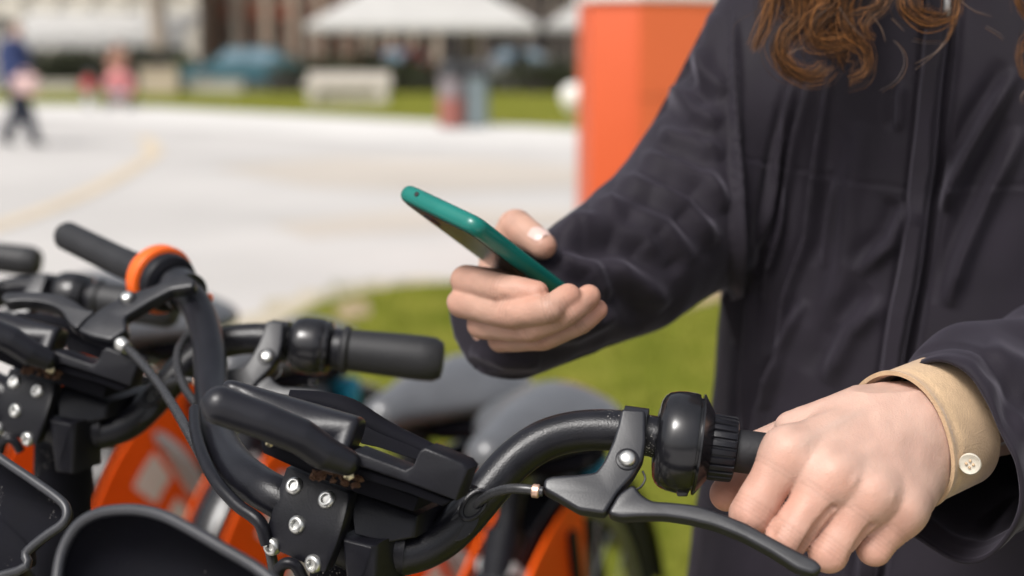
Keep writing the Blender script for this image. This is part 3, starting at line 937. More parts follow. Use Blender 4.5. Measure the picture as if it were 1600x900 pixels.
# cable port: welded oval boss with a rimmed mouth
boss_c = at(741, 789, .7605)
ax = (at(775, 748, .778) - at(728, 806, .774)).normalized()
tocam = (CAM - boss_c).normalized()
side = ax.cross(tocam).normalized()
nrm = side.cross(ax).normalized()
b_ = MB()
ring = [boss_c + ax * (.0088 * math.cos(a)) + side * (.0052 * math.sin(a)) + nrm * .0015 for a in np.linspace(0, 2 * math.pi, 32, endpoint=False)]
b_.add(tube(ring, .0013, 8, closed=True))
boss = b_.build('cable_port', M['bar'], bike)
b_ = MB()
b_.v = [tuple(boss_c + ax * (.0083 * math.cos(a)) + side * (.0048 * math.sin(a)) + nrm * .0004) for a in np.linspace(0, 2 * math.pi, 28, endpoint=False)]
b_.f = [list(range(28))]
b_.build('port_hole', M['dark_hole'], boss)
pl_c = at(726, 815, .7625)
pl = MB().add(slab([pl_c + ax * (.0115 * math.cos(a) - .001) + side * (.0072 * math.sin(a)) for a in np.linspace(0, 2 * math.pi, 28, endpoint=False)], -nrm * .005, .0012))
pl.build('weld_plate', M['bar'], boss)

# faceplate with five screws: a plate bent round the clamp
TL, TR, BL_, BR_ = (447, 730, .7660), (546, 772, .7440), (409, 850, .7615), (507, 896, .7400)


def plate_pt(u, v, off=0.0):
    a = [TL[i] * (1 - u) * (1 - v) + TR[i] * u * (1 - v) + BL_[i] * (1 - u) * v + BR_[i] * u * v for i in range(3)]
    a[2] -= .0045 * (1 - (2 * v - 1) ** 2) + off
    a[0] += 5.5 * math.sin(math.pi * v) * (u - .2)
    return at(*a)


fp = MB()
nu, nv = 10, 14
V0 = [plate_pt(i / nu, j / nv) for j in range(nv + 1) for i in range(nu + 1)]
backdir = (QR * .9 + UPZ * .1).normalized() * .009
V1 = [p + backdir for p in V0]
keep = lambda i, j: not (j >= nv - 2 and i < (1 if j == nv - 2 else 2))    # the clipped lower left corner
bm = bmesh.new()
A0 = [bm.verts.new(p) for p in V0]; A1 = [bm.verts.new(p) for p in V1]
for j in range(nv):
    for i in range(nu):
        if keep(i, j):
            q = [j * (nu + 1) + i, j * (nu + 1) + i + 1, (j + 1) * (nu + 1) + i + 1, (j + 1) * (nu + 1) + i]
            bm.faces.new([A0[k] for k in q][::-1]); bm.faces.new([A1[k] for k in q])
for e in [e for e in bm.edges if len(e.link_faces) == 1 and e.verts[0] in A0 and e.verts[1] in A0]:
    ia, ib = A0.index(e.verts[0]), A0.index(e.verts[1])
    bm.faces.new([A0[ia], A0[ib], A1[ib], A1[ia]])
bmesh.ops.delete(bm, geom=[v for v in bm.verts if not v.link_faces], context='VERTS')
bmesh.ops.recalc_face_normals(bm, faces=bm.faces)
rim_e = [e for e in bm.edges if len(e.link_faces) == 2 and e.calc_face_angle(0) > .9]
bmesh.ops.bevel(bm, geom=rim_e, offset=.0011, segments=2, profile=.5, affect='EDGES', clamp_overlap=True)
bm.verts.index_update()
fp.v = [tuple(v.co) for v in bm.verts]; fp.f = [[v.index for v in f.verts] for f in bm.faces]
bm.free()
face = fp.build('faceplate', M['black'], bike)


def screw(c, n, r, parent, name='screw', m='steel'):
    """Button head with a socket: domed ring, recess and dark floor."""
    prof = [(-.002, r), (.0006, r), (.0016, r * .93), (.0024, r * .78), (.0027, r * .60), (.0026, r * .52), (.0006, r * .46), (.0004, .0001)]
    o = MB().add(lathe(c, c + n, prof, 24)).build(name, M[m], parent, sharp=50)
    fl = [c + n * .0009 + (v * r * .47) for v in hexdirs(n)]
    d = MB(); d.v = [tuple(p) for p in fl]; d.f = [list(range(6))]
    return o, d


def hexdirs(n):
    u = n.orthogonal().normalized(); w = n.cross(u)
    return [u * math.cos(a) + w * math.sin(a) for a in np.linspace(.3, .3 + 2 * math.pi, 6, endpoint=False)]


def plate_uv(px, py):
    best = None
    for i in range(41):
        for j in range(41):
            p = plate_pt(i / 40, j / 40)
            x, y, d = project(np.array([p]))
            e = (x[0] - px) ** 2 + (y[0] - py) ** 2
            if best is None or e < best[0]: best = (e, i / 40, j / 40)
    return best[1:]


for px, py in ((460, 760), (510, 780), (466, 820), (425, 853), (490, 881)):
    u, v = plate_uv(px, py)
    p = plate_pt(u, v)
    n = (plate_pt(u + .05, v) - plate_pt(u - .05, v)).cross(plate_pt(u, v - .05) - plate_pt(u, v + .05)).normalized()
    if n.dot(CAM - p) < 0: n = -n
    o, d = screw(p, n, .0050, face)

# stem: clamp barrel, riser block and post
st = MB()
st.add(tube([at(505, 822, .770), at(560, 848, .768), at(634, 856, .768)], .0162, 26))
st.add(slab([at(545, 776, .752), at(560, 768, .756), at(652, 806, .752), at(646, 842, .750), at(604, 850, .748), at(552, 836, .744)], QR * .05, .002))
st.add(slab([at(532, 838, .742), at(580, 852, .738), at(590, 850, .739), at(583, 958, .738), at(545, 950, .742)], QR * .03, .002))
st.build('stem', M['black'], bike)
hd = MB().add(tube([bl(-.005, 0, 1.0), bl(-.03, 0, .78)], .021, 24))
hd.build('steerer', M['panel'], bike)

# phone cradle above the stem: two soft jaws on a tray
def sd_front(P):
    a = [at(*p) for p in ((345, 634, .705), (410, 657, .708), (470, 682, .712), (506, 707, .716), (541, 722, .720))]
    d = chain(P, a, [.0098, .0094, .0092, .0088, .0070], .004)
    return d


def sd_back(P):
    d = chain(P, [at(*p) for p in ((369, 610, .752), (450, 640, .750), (550, 673, .745))], [.0078, .0092, .0105], .004)
    d2 = chain(P, [at(*p) for p in ((400, 640, .747), (480, 670, .742), (550, 676, .740), (541, 703, .736))], [.0082, .0105, .0112, .0105], .006)
    d = smin(d, d2, .006)
    top = [at(370, 600, .750), at(560, 655, .742), at(460, 620, .80)]
    n = (top[1] - top[0]).cross(top[2] - top[0]).normalized()
    if n.z < 0: n = -n
    o = at(352, 590, .75)
    pl = (P[0] - o.x) * n.x + (P[1] - o.y) * n.y + (P[2] - o.z) * n.z
    e = (at(567, 655, .742) - at(352, 590, .752)).normalized()
    o2 = at(568, 660, .742)
    p2 = (P[0] - o2.x) * e.x + (P[1] - o2.y) * e.y + (P[2] - o2.z) * e.z
    return smax(smax(d, pl, .0035), p2, .0035)


def bounds(pts, pad):
    A = np.array([tuple(p) for p in pts])
    return A.min(0) - pad, A.max(0) + pad


cradle_pts = [at(*p) for p in ((345, 634, .705), (541, 722, .72), (369, 610, .752), (550, 673, .745))]
lo, hi = bounds(cradle_pts, .016)
V, F_ = surfnets(lambda P: sd_front(P), lo, hi, .0011)
jaw = mesh_obj('phone_cradle', V, F_, M['pad'], bike, sharp=None)
V, F_ = surfnets(lambda P: sd_back(P), lo, hi, .0011)
mesh_obj('jaw', V, F_, M['pad'], jaw, sharp=60)
tr = MB()
# tray rail with a notch and the upright end stop
ol = [(552, 704, .722), (600, 722, .720), (633, 735, .719), (645, 728, .719), (654, 706, .718), (664, 700, .718), (722, 724, .716), (730, 734, .716), (712, 783, .716), (640, 756, .718), (548, 724, .722)]
tr.add(slab([at(*p) for p in ol], QR * .012, .0012))
tr.build('end_stop', M['black'], jaw)
tr = MB()
tr.add(slab([at(*p) for p in ((395, 668, .735), (470, 700, .733), (552, 730, .727), (640, 757, .722), (706, 783, .720), (690, 792, .722), (640, 772, .724), (545, 742, .730), (470, 716, .734), (398, 684, .736))], QR * .028, .001))
tr.add(slab([at(*p) for p in ((404, 676, .745), (470, 704, .742), (560, 742, .738), (655, 778, .735), (646, 800, .738), (560, 772, .742), (480, 740, .745), (410, 708, .749))], QR * .03, .001))
tr.build('tray', M['panel'], jaw)
ar = MB().add(tube(spline([at(*p) for p in ((452, 622, .80), (500, 628, .80), (545, 640, .795), (600, 672, .79), (660, 700, .785), (716, 728, .775))], 6), [.006, .0075, .008, .007, .006, .005], 12, flat=.8))
ar.add(slab([at(*p) for p in ((474, 628, .789), (545, 642, .788), (600, 673, .785), (660, 701, .780), (712, 727, .774), (706, 736, .773), (640, 716, .776), (592, 700, .779), (564, 694, .781), (540, 664, .784))], QR * .010, .001))
ar.build('support_arm', M['panel'], jaw)
for px, py, d, r in ((422, 691, .728, .0028), (545, 742, .7265, .0032)):
    c = at(px, py, d); n = (CAM - c).normalized()
    bo = MB().add(lathe(c - n * .004, c + n, [(0, r), (.004, r), (.006, r * .9), (.0065, r * .5)], 6))
    bo.build('hex_bolt', M['brass'], jaw, smooth=False)
mu = MB()
rr = random.Random(3)
for k in range(34):
    px, py = rr.uniform(488, 562), 0
    py = 742 + (px - 525) * .18 + rr.uniform(-12, 12)
    mu.add(ball(at(px, py, .7285), rr.uniform(.0008, .0024), rr.uniform(.001, .002), rr.uniform(.0006, .0020), 2))
mu.v = [tuple(c_ + rr.gauss(0, .00055) for c_ in v_) for v_ in mu.v]
tag(mu.build('rust_crust', M['rust'], jaw), kind='stuff')


# brakes ------------------------------------------------------------
def brake(top_out, lever_out, bolt, p0, n, th_b, th_l, lever_lift, parent):
    n = n.normalized()
    o = MB().add(slab([onp(x, y, p0, n) for x, y in top_out], -n * th_b, .0022, 4)).build('brake_bracket', M['lever'], parent, sharp=50)
    p1 = p0 + n * lever_lift
    lv = MB().add(slab([onp(x, y, p1, n) for x, y in lever_out], -n * th_l, .0030, 4)).build('brake_lever', M['lever'], o, sharp=50)
    c = onp(*bolt, p0, n)
    MB().add(lathe(c - n * .001, c + n, [(0, .0062), (.0016, .0062), (.0019, .0058), (.0019, .0045)], 28)).build('washer', M['black'], o)
    MB().add(lathe(c, c + n, [(0, .0044), (.0022, .0044), (.0032, .0038), (.0038, .0026), (.0040, .0008)], 24)).build('pivot_rivet', M['steel'], o)
    return o


def smooth_out(p, n=4):
    q = spline([(x, y) for x, y in p] + [p[0]], n)
    return [(v[0], v[1]) for v in q[:-1]]


def poly_round(p, r=6, k=3):
    """Round the corners of a pixel outline."""
    out = []
    m = len(p)
    for i in range(m):
        a, b, c = np.array(p[i - 1], float), np.array(p[i], float), np.array(p[(i + 1) % m], float)
        la, lc = np.linalg.norm(a - b), np.linalg.norm(c - b)
        s = b + (a - b) / la * min(r, la * .4); e = b + (c - b) / lc * min(r, lc * .4)
        for t in np.linspace(0, 1, k + 1):
            out.append(tuple((1 - t) ** 2 * s + 2 * t * (1 - t) * b + t * t * e))
    return out


pR = at(980, 718, .748)
nR = Vector((-.06, -.76, .65))
br_out = poly_round([(971, 637), (1009, 640), (1009, 690), (1005, 716), (990, 742), (965, 770), (946, 802), (905, 796), (868, 774), (849, 764), (850, 748), (862, 743), (900, 741), (931, 737), (944, 719), (958, 688), (966, 662)], 6)
lv_out = poly_round([(949, 801), (966, 771), (990, 755), (1000, 771), (1018, 782), (1050, 784), (1088, 788), (1122, 799), (1165, 816), (1212, 842), (1250, 862), (1278, 876), (1286, 888), (1272, 897), (1245, 888), (1205, 862), (1160, 838), (1120, 822), (1080, 812), (1040, 806), (1000, 806), (970, 808)], 9)
brR = brake(br_out, lv_out, (980, 718), pR, nR, .0095, .0095, .0006, bike)
# clamp band round the bar
cl = MB().add(tube([at(972, 676, .779), at(1009, 681, .777)], .0150, 30))
cl.build('clamp_band', M['lever'], brR)
sp = MB().add(tube(spline([at(1004, 736, .752), at(1008, 748, .750), at(1002, 760, .748), at(992, 766, .747)], 5), .0006, 6))
sp.build('return_spring', M['black'], brR)

pL = at(199, 466, .992)
nL = Vector((-.12, -.60, .79))
bl_out = poly_round([(120, 515), (136, 497), (156, 482), (187, 464), (216, 453), (244, 444), (262, 432), (288, 426), (305, 436), (302, 447), (268, 452), (234, 470), (195, 494), (198, 514), (172, 531), (140, 524)], 5)
ll_out = poly_round([(119, 514), (104, 500), (99, 488), (84, 477), (60, 471), (32, 469), (8, 472), (1, 464), (8, 456), (30, 455), (62, 456), (94, 459), (116, 470), (134, 483), (150, 485), (134, 497)], 7)
brL = brake(bl_out, ll_out, (199, 466), pL, nL, .0100, .0100, .0004, bike)
e1 = (at(250, 435, 1.060) - at(288, 455, 1.030)).normalized()
cl = MB().add(tube([at(281, 450, 1.038) + e1 * .004, at(294, 459, 1.028)], .0152, 30))
cl.build('clamp_band', M['lever'], brL)

# bells / twist drums ------------------------------------------------
k = .000347
A0_, A1_ = at(1005, 682, .777), at(1300, 725, .768)
pr = [(6, 24), (8, 30), (11, 30), (12, 27), (14, 27), (15, 31), (18, 31), (19, 44), (22, 60), (27, 69), (34, 75), (46, 78.5), (60, 80), (76, 79.5), (81, 78), (82, 73), (85, 73), (86, 79.5), (89, 79.5), (91, 76), (104, 57), (106, 53)]
dr = MB().add(lathe(A0_, A1_, [(a * k, b * k) for a, b in pr], 56)).build('bell', M['gloss'], bike, sharp=40)
pr = [(103, 46), (104, 52), (107, 53), (140, 51.5), (143, 50), (145, 44), (145, 33)]
rg = MB().add(lathe(A0_, A1_, [(a * k, b * k) for a, b in pr], 216, ribs=(24, 2, 3, .075))).build('ribbed_ring', M['black'], dr, sharp=28)
cp = MB().add(box(at(1066, 768, .765), .006, .004, .005, bevel=.001)).build('latch', M['gloss'], dr)
B0_, B1_ = at(272, 446, 1.043), at(180, 405, 1.105)
kk = .00047
pr = [(0, 26), (2, 36), (6, 44), (14, 47), (24, 47.5), (27, 45), (27, 30)]
dl = MB().add(lathe(B0_, B1_, [(a * kk, b * kk) for a, b in pr], 48)).build('bell', M['black'], bike, sharp=40)
pr = [(27, 47), (29, 53), (34, 55), (50, 55), (55, 53), (57, 48), (57, 26), (56, 25)]
MB().add(lathe(B0_, B1_, [(a * kk, b * kk) for a, b in pr], 56)).build('orange_ring', M['orange'], dl, sharp=40)
tp = at(322, 465, 1.045)
MB().add(box(tp, .010, .008, .006, yaw=.4, bevel=.002)).build('thumb_tab', M['orange'], dl)

# cables --------------------------------------------------------------
c1 = MB().add(tube(spline([at(*p) for p in ((848, 768, .742), (820, 764, .744), (795, 764, .748), (770, 771, .754), (752, 782, .759), (738, 797, .764), (730, 812, .770))], 6), .0026, 14))
cb = c1.build('brake_cable', M['cable'], bike)
c = at(843, 768, .7425)
MB().add(lathe(c, at(830, 766, .7435), [(0, .003), (.0005, .0036), (.0035, .0036), (.004, .003)], 18)).build('ferrule', M['copper'], cb)
c2 = MB().add(tube(spline([at(*p) for p in ((183, 533, .962), (200, 545, .955), (222, 568, .94), (248, 600, .91), (274, 640, .875), (298, 682, .84), (324, 728, .80), (355, 770, .775), (392, 806, .762), (415, 832, .760), (430, 900, .765))], 6), .0030, 14))
cb = c2.build('brake_cable', M['cable'], bike)
c = at(187, 536, .961)
MB().add(lathe(c, at(200, 545, .955), [(0, .0036), (.001, .0050), (.004, .0050), (.006, .0042), (.009, .0040)], 18)).build('ferrule', M['steel'], cb)
c3 = MB().add(tube(spline([at(*p) for p in ((304, 640, .86), (306, 675, .83), (318, 715, .80), (340, 755, .778), (372, 790, .765), (405, 815, .758), (418, 850, .758))], 6), .0036, 12))
c3.build('gear_cable', M['black'], bike)
c4 = MB().add(tube(spline([at(*p) for p in ((296, 520, 1.0), (280, 545, .985), (278, 575, .965), (288, 605, .945), (304, 628, .925), (318, 640, .91))], 6), .0030, 12))
c4.build('gear_cable', M['cable'], bike)
c5 = MB().add(tube(spline([at(*p) for p in ((432, 905, .75), (437, 888, .748), (448, 880, .746), (462, 884, .746), (474, 905, .748))], 6), .0032, 12))
c5.build('cable_loop', M['black'], bike)

# front panel with its raised rim ----------------------------------------
pp0 = at(260, 840, .655)
pn = Vector((-.35, -.80, .48)).normalized()
po = [(92, 1010), (90, 940), (93, 893), (102, 856), (122, 823), (150, 805), (182, 798), (220, 798), (258, 807), (300, 828), (350, 857), (415, 897), (481, 958), (565, 1020), (632, 1072), (650, 1100), (642, 1128), (600, 1156), (560, 1190), (545, 1230), (300, 1260), (140, 1220), (95, 1110)]
pv = [onp(x, y, pp0, pn) for x, y in smooth_out(po, 4)]
cen = sum(pv, Vector()) / len(pv)
pm = MB()
m_ = len(pv)
rings = []
for s_, dp in ((1.0, 0), (.96, .012), (.85, .024), (.6, .032), (.25, .035)):
    rings.append([cen + (p - cen) * s_ - pn * dp for p in pv])
pm.v = [tuple(p) for r_ in rings for p in r_] + [tuple(cen - pn * .036)]
for i in range(len(rings) - 1):
    for j in range(m_):
        pm.f.append([i * m_ + j, i * m_ + (j + 1) % m_, (i + 1) * m_ + (j + 1) % m_, (i + 1) * m_ + j])
for j in range(m_): pm.f.append([(len(rings) - 1) * m_ + j, (len(rings) - 1) * m_ + (j + 1) % m_, len(rings) * m_])
fpn = pm.build('front_panel', M['panel'], bike, sharp=60)
MB().add(tube([p + pn * .001 for p in pv], .0028, 10, closed=True)).build('panel_rim', M['panel_rim'], fpn)
MB().add(tube([cen - pn * .03, bl(-.03, 0, .86)], .012, 12)).build('panel_bracket', M['black'], fpn)

# frame, wheels, saddle -----------------------------------------------------
fr = MB()
fr.add(tube([bl(-.002, 0, .915), bl(-.035, 0, .74)], .027, 22))
fr.add(tube(spline([bl(-.025, 0, .79), bl(.12, 0, .60), bl(.30, 0, .40), bl(.50, 0, .30), bl(.60, 0, .29)], 6), .036, 20, flat=.8))
MB().add(tube([bl(.575, 0, .27), bl(.745, 0, .70)], .024, 18)).build('seat_tube', M['black'], bike)
for s_ in (-1, 1):
    fr.add(tube(spline([bl(.72, s_ * .012, .66), bl(.82, s_ * .055, .56), bl(0.93, s_ * .062, .355)], 5), .014, 12))
    fr.add(tube(spline([bl(.58, s_ * .03, .29), bl(.75, s_ * .055, .31), bl(0.93, s_ * .062, .352)], 5), .013, 12))
fr.build('frame', M['frame'], bike)
fk = MB()
fk.add(tube([bl(-.037, -.06, .725), bl(-.037, .06, .725)], .016, 14))
for s_ in (-1, 1): fk.add(tube([bl(-.037, s_ * .055, .73), bl(-.085, s_ * .055, .5), bl(-.13, s_ * .055, .352)], [.015, .013, .011], 12))
fk.build('fork', M['frame'], bike)


def wheel(back, name):
    c = bl(back, 0, .352)
    ang = np.linspace(0, 2 * math.pi, 64, endpoint=False)
    o = MB().add(tube([c + QR * ((.331) * math.cos(a)) + UPZ * ((.331) * math.sin(a)) for a in ang], .021, 12, closed=True)).build(name, M['tyre'], bike)
    MB().add(tube([c + QR * (.306 * math.cos(a)) + UPZ * (.306 * math.sin(a)) for a in ang], .011, 10, closed=True)).build('wheel_rim', M['rim'], o)
    MB().add(lathe(c - QL * .05, c + QL * .05, [(0, .012), (.01, .012), (.012, .03), (.025, .022), (.075, .022), (.088, .03), (.09, .012), (.1, .012)], 20)).build('hub', M['rim'], o)
    sp_ = MB()
    for q in range(28):
        a = 2 * math.pi * q / 28; s_ = .032 if q % 2 else -.032; b2 = a + (.5 if q % 4 < 2 else -.5)
        sp_.add(tube([c + QR * (.028 * math.cos(b2)) + UPZ * (.028 * math.sin(b2)) + QL * s_, c + QR * (.301 * math.cos(a)) + UPZ * (.301 * math.sin(a))], .0011, 4, caps=False))
    tag(sp_.build('spokes', M['steel'], o), kind='stuff')
    return o, c


wheel(-.13, 'front_wheel')
rw, rcx = wheel(0.93, 'rear_wheel')


def arc_band(c, r, a0, a1, w, th, n=40):
    V, Fc = [], []
    for i in range(n + 1):
        a = a0 + (a1 - a0) * i / n
        d_ = QR * math.cos(a) + UPZ * math.sin(a)
        for u, v, in ((-w, -th * 1.6), (-w * .8, 0), (0, th), (w * .8, 0), (w, -th * 1.6)):
            V.append(c + d_ * (r + v) + QL * u)
    m = 5
    for i in range(n):
        for j in range(m - 1): Fc.append([i * m + j, i * m + j + 1, (i + 1) * m + j + 1, (i + 1) * m + j])
    V2 = [Vector(v) + (Vector(v) - c).normalized() * -.003 for v in V]
    nV = len(V)
    F2 = [[q + nV for q in f[::-1]] for f in Fc]
    ed = []
    for i in range(n):
        ed.append([i * m, (i + 1) * m, (i + 1) * m + nV, i * m + nV]); ed.append([(i + 1) * m + 4, i * m + 4, i * m + 4 + nV, (i + 1) * m + 4 + nV])
    ed.append([j for j in range(m)][::-1] + [j + nV for j in range(m)]); ed.append([n * m + j for j in range(m)] + [n * m + j + nV for j in range(m)][::-1])
    return V + V2, Fc + F2 + ed


fd = MB().add(arc_band(rcx, .372, math.radians(15), math.radians(165), .030, .008)).build('rear_fender', M['gloss'], bike)
fcx = bl(-.13, 0, .352)
MB().add(arc_band(fcx, .366, math.radians(-20), math.radians(125), .034, .008)).build('front_fender', M['gloss'], bike)


def sector(c, r0, r1, a0, a1, off, th, n=30):
    pts = [c + QR * (r1 * math.cos(a)) + UPZ * (r1 * math.sin(a)) + QL * off for a in np.linspace(a0, a1, n)]
    pts += [c + QR * (r0 * math.cos(a)) + UPZ * (r0 * math.sin(a)) + QL * off for a in np.linspace(a1, a0, n)]
    return slab(pts, QL * th, 0)


for s_ in (-1, 1):
    gd = MB().add(sector(rcx, .07, .366, math.radians(96), math.radians(168), s_ * .040, s_ * .004)).build('wheel_guard', M['guard'], bike)
    pt = MB()
    pt.add(sector(rcx, .16, .30, math.radians(118), math.radians(123), s_ * .0442, s_ * .0006, 8))
    pt.add(sector(rcx, .23, .30, math.radians(126), math.radians(140), s_ * .0442, s_ * .0006, 8))
    pt.add(sector(rcx, .12, .19, math.radians(130), math.radians(158), s_ * .0442, s_ * .0006, 8))
    pt.build('white_marking', M['white_print'], gd)
    MB().add(tube([rcx + QR * (.33 * math.cos(1.83)) + UPZ * (.33 * math.sin(1.83)) + QL * s_ * .047, rcx + QL * s_ * .047], .009, 8)).build('guard_strut', M['black'], gd)


def saddle_sdf(P):
    d = ell(P, tuple(bl(.88, 0, .805)), .120, .094, .038, math.atan2(QR.y, QR.x))
    d = smin(d, rc(P, tuple(bl(.70, 0, .805)), tuple(bl(.90, 0, .805)), .024, .036), .05)
    return smax(d, .785 - P[2], .012)


lo, hi = bounds([bl(.6, -.2, .74), bl(.6, .2, .74), bl(1.05, -.2, .93), bl(1.05, .2, .93)], .01)
V, F_ = surfnets(saddle_sdf, lo, hi, .006)
M['saddle'] = mat('saddle_vinyl', (.095, .098, .106), .30, var=.1, scale=30, bump=.05, bscale=300, coat=.5)
mesh_obj('saddle', V, F_, M['saddle'], bike, sharp=60)
MB().add(ball(bl(.86, 0, .772), .085, .085, .030, 3)).build('saddle_base', M['panel'], bike)
sp_ = MB()
for s_ in (-1, 1): sp_.add(tube(spline([bl(.72, s_ * .01, .79), bl(.78, s_ * .022, .765), bl(.86, s_ * .022, .765), bl(.93, s_ * .05, .785)], 4), .0035, 8))
sp_.add(tube([bl(.745, 0, .69), bl(.785, 0, .785)], .0155, 16))
sp_.build('seat_post', M['black'], bike)
MB().add(box(bl(.96, .02, .717), .035, .062, .05, yaw=math.atan2(QR.y, QR.x), bevel=.008)).build('tail_box', M['teal'], bike)
MB().add(box(bl(.95, .01, .685), .06, .05, .02, yaw=math.atan2(QR.y, QR.x), bevel=.004)).build('tail_bracket', M['black'], bike)
cr = MB().add(lathe(bl(.58, -.07, .28), bl(.58, .09, .28), [(0, .012), (.02, .02), (.022, .09), (.026, .09), (.028, .02), (.16, .012)], 32)).build('crank', M['rim'], bike)
MB().add(tube([bl(.58, .075, .28), bl(.70, .085, .17)], .009, 10)).add(box(bl(.70, .13, .17), .09, .08, .02, yaw=math.atan2(QR.y, QR.x), bevel=.004)).build('pedal', M['black'], cr)
MB().add(tube([bl(.58, -.075, .28), bl(.46, -.085, .39)], .009, 10)).add(box(bl(.46, -.13, .39), .09, .08, .02, yaw=math.atan2(QR.y, QR.x), bevel=.004)).build('pedal', M['black'], cr)
MB().add(tube([bl(.60, .03, .27), bl(.66, .16, .01)], .009, 10)).add(ball(bl(.66, .16, .012), .016, .016, .012, 2)).build('kickstand', M['black'], bike)

# plainer, thicker rubber grip and smaller bell for the copies
gt = MB().add(lathe(at(1085, 694, .7725), at(1440, 740, .765), [(.012, .013), (.014, .0175), (.017, .0175), (.019, .0152), (.03, .0154), (.05, .0160), (.070, .0164), (.080, .0160), (.086, .013), (.087, .008)], 32))
gtm = gt.build('grip_template', M['rubber'], bike)
thick_grip = gtm.data
bpy.data.objects.remove(gtm)
pr = [(4, 24), (8, 34), (12, 46), (20, 55), (36, 59), (60, 60), (76, 59), (82, 55), (86, 57), (92, 55), (98, 44), (102, 38)]
gtm = MB().add(lathe(A0_, A1_, [(a * k, b * k) for a, b in pr], 44)).build('bell_template', M['gloss'], bike, sharp=40)
small_bell = gtm.data
bpy.data.objects.remove(gtm)
pr = [(99, 36), (100, 42), (103, 43), (140, 43), (145, 36)]
gtm = MB().add(lathe(A0_, A1_, [(a * k, b * k) for a, b in pr], 44)).build('ring_template', M['black'], bike, sharp=40)
small_ring = gtm.data
bpy.data.objects.remove(gtm)


def copy_tree(o, parent=None):
    c = o.copy()
    COL.objects.link(c)
    c.parent = parent
    for ch in list(o.children): copy_tree(ch, c)
    return c


STEP = Vector((-.236, .245, 0))
labels = ['shared bicycle next behind the nearest one, its screwed faceplate at the left edge',
          'shared bicycle whose grey saddle shows below the cuff of the phone hand',
          'shared bicycle whose blurred black grip is behind the orange bell ring',
          'shared bicycle second from the far end, behind the brake lever with the orange bell ring',
          'farthest shared bicycle of the row, its pale frame low at the left edge']
for i in range(5):
    b2 = copy_tree(bike)
    b2.location = S + STEP * (i + 1) + Vector(((0, 0), (0, 0), (.02, .02), (0, .02), (0, .02))[i]).to_3d()
    b2.rotation_euler.z += math.radians([4.2, -4.5, 0, 0, 0][i])
    b2['label'] = labels[i]
    gs = [ch for ch in b2.children if ch.name.split('.')[0] == 'grip']
    gs[0].data = thick_grip
    for ch in [c_ for c_ in b2.children if c_.name.split('.')[0] == 'bell'][:1]:
        ch.data = small_bell
        for c_ in ch.children:
            if c_.name.split('.')[0] == 'ribbed_ring': c_.data = small_ring

# ------------------------------------------------------------------ the person holding the phone
PC = Vector((.345, 1.12, 0))
PF = Vector((-.45, -.89, 0)).normalized()           # where the chest faces
PR = Vector((PF.y, -PF.x, 0))                       # towards the person's right (photo left)


def pb(right, front, z): return PC + PR * right + PF * front + UPZ * z


person = thing('person', 'person in a dark jacket with curly hair, holding a phone and a handlebar grip', 'person', PC, 0.0)
M['skin'] = mat_tint('skin', .50, sub=.10, bump=.16, bscale=320, var=.07, scale=70, spec=.35, pores=.35)
T = tuple

# left hand, closed on the grip
LW = at(1446, 672, .802)
FI = dict(
    index=[(1230, 706, .745), (1173, 803, .741), (1188, 800, .778), (1205, 752, .797)],
    middle=[(1300, 744, .737), (1229, 843, .734), (1238, 835, .772), (1258, 782, .796)],
    ring=[(1358, 772, .738), (1295, 863, .736), (1304, 852, .774), (1320, 800, .796)],
    pinky=[(1408, 797, .746), (1366, 856, .744), (1366, 842, .778), (1374, 800, .795)])
FR = dict(index=[.0112, .0113, .0098, .0082], middle=[.0112, .0112, .0098, .0082], ring=[.0108, .0107, .0094, .0078], pinky=[.0100, .0096, .0084, .0070])
MC = dict(index=(1405, 646, .792), middle=(1420, 664, .790), ring=(1432, 690, .790), pinky=(1440, 716, .794))
LTH = [(1395, 672, .806), (1262, 676, .810), (1190, 700, .818), (1136, 772, .800)]
LTR = [.0145, .0135, .0110, .0098]
FORE_L = at(1640, 590, .87)


def left_hand(P):
    fing = None
    for n_ in FI:
        p = [T(at(*q)) for q in FI[n_]]
        d = chain(P, p, FR[n_])
        fing = d if fing is None else smin(fing, d, .0012)
    palm = None
    for n_ in FI:
        d = rc(P, T(at(*MC[n_])), T(at(*FI[n_][0])), .0165, .0122)
        palm = d if palm is None else smin(palm, d, .016)
    palm = smin(palm, rc(P, T(at(1405, 720, .800)), T(at(1300, 735, .775)), .018, .012), .012)
    palm = smin(palm, rc(P, T(at(1440, 742, .792)), T(at(1414, 790, .756)), .0135, .0105), .010)
    d = smin(palm, fing, .0110)
    th = chain(P, [T(at(*q)) for q in LTH], LTR)
    d = smin(d, th, .007)
    d = smin(d, rc(P, T(at(1240, 672, .785)), T(at(1345, 650, .788)), .0110, .0165), .014)
    wr = rc(P, T(at(1412, 674, .793)), T(LW), .0225, .0235)
    wr = smin(wr, rc(P, T(at(1418, 700, .797)), T(at(1470, 690, .812)), .019, .020), .01)
    d = smin(d, wr, .014)
    d = smin(d, rc(P, T(LW), T(FORE_L), .0238, .028), .008)
    # deep clefts between the fingers
    for cl_ in ([(1243, 750, .7275), (1222, 788, .7255), (1200, 830, .7275)], [(1301, 794, .7265), (1280, 826, .7250), (1257, 864, .7275)], [(1361, 822, .7290), (1347, 846, .7300), (1332, 868, .7320)]):
        d = smax(d, -chain(P, [T(at(*q)) for q in cl_], [.0020, .0038, .0044]), .0018)
    return d


def vnoise_(P, s, seed):
    r = np.random.default_rng(seed)
    o = np.zeros(len(P))
    for _ in range(9): o += np.sin(P @ (r.normal(size=3) * s) + r.uniform(0, 6.28))
    return o / 9


def blob(V, c, r):
    return np.exp(-((V - np.array(c)) ** 2).sum(1) / (r * r))


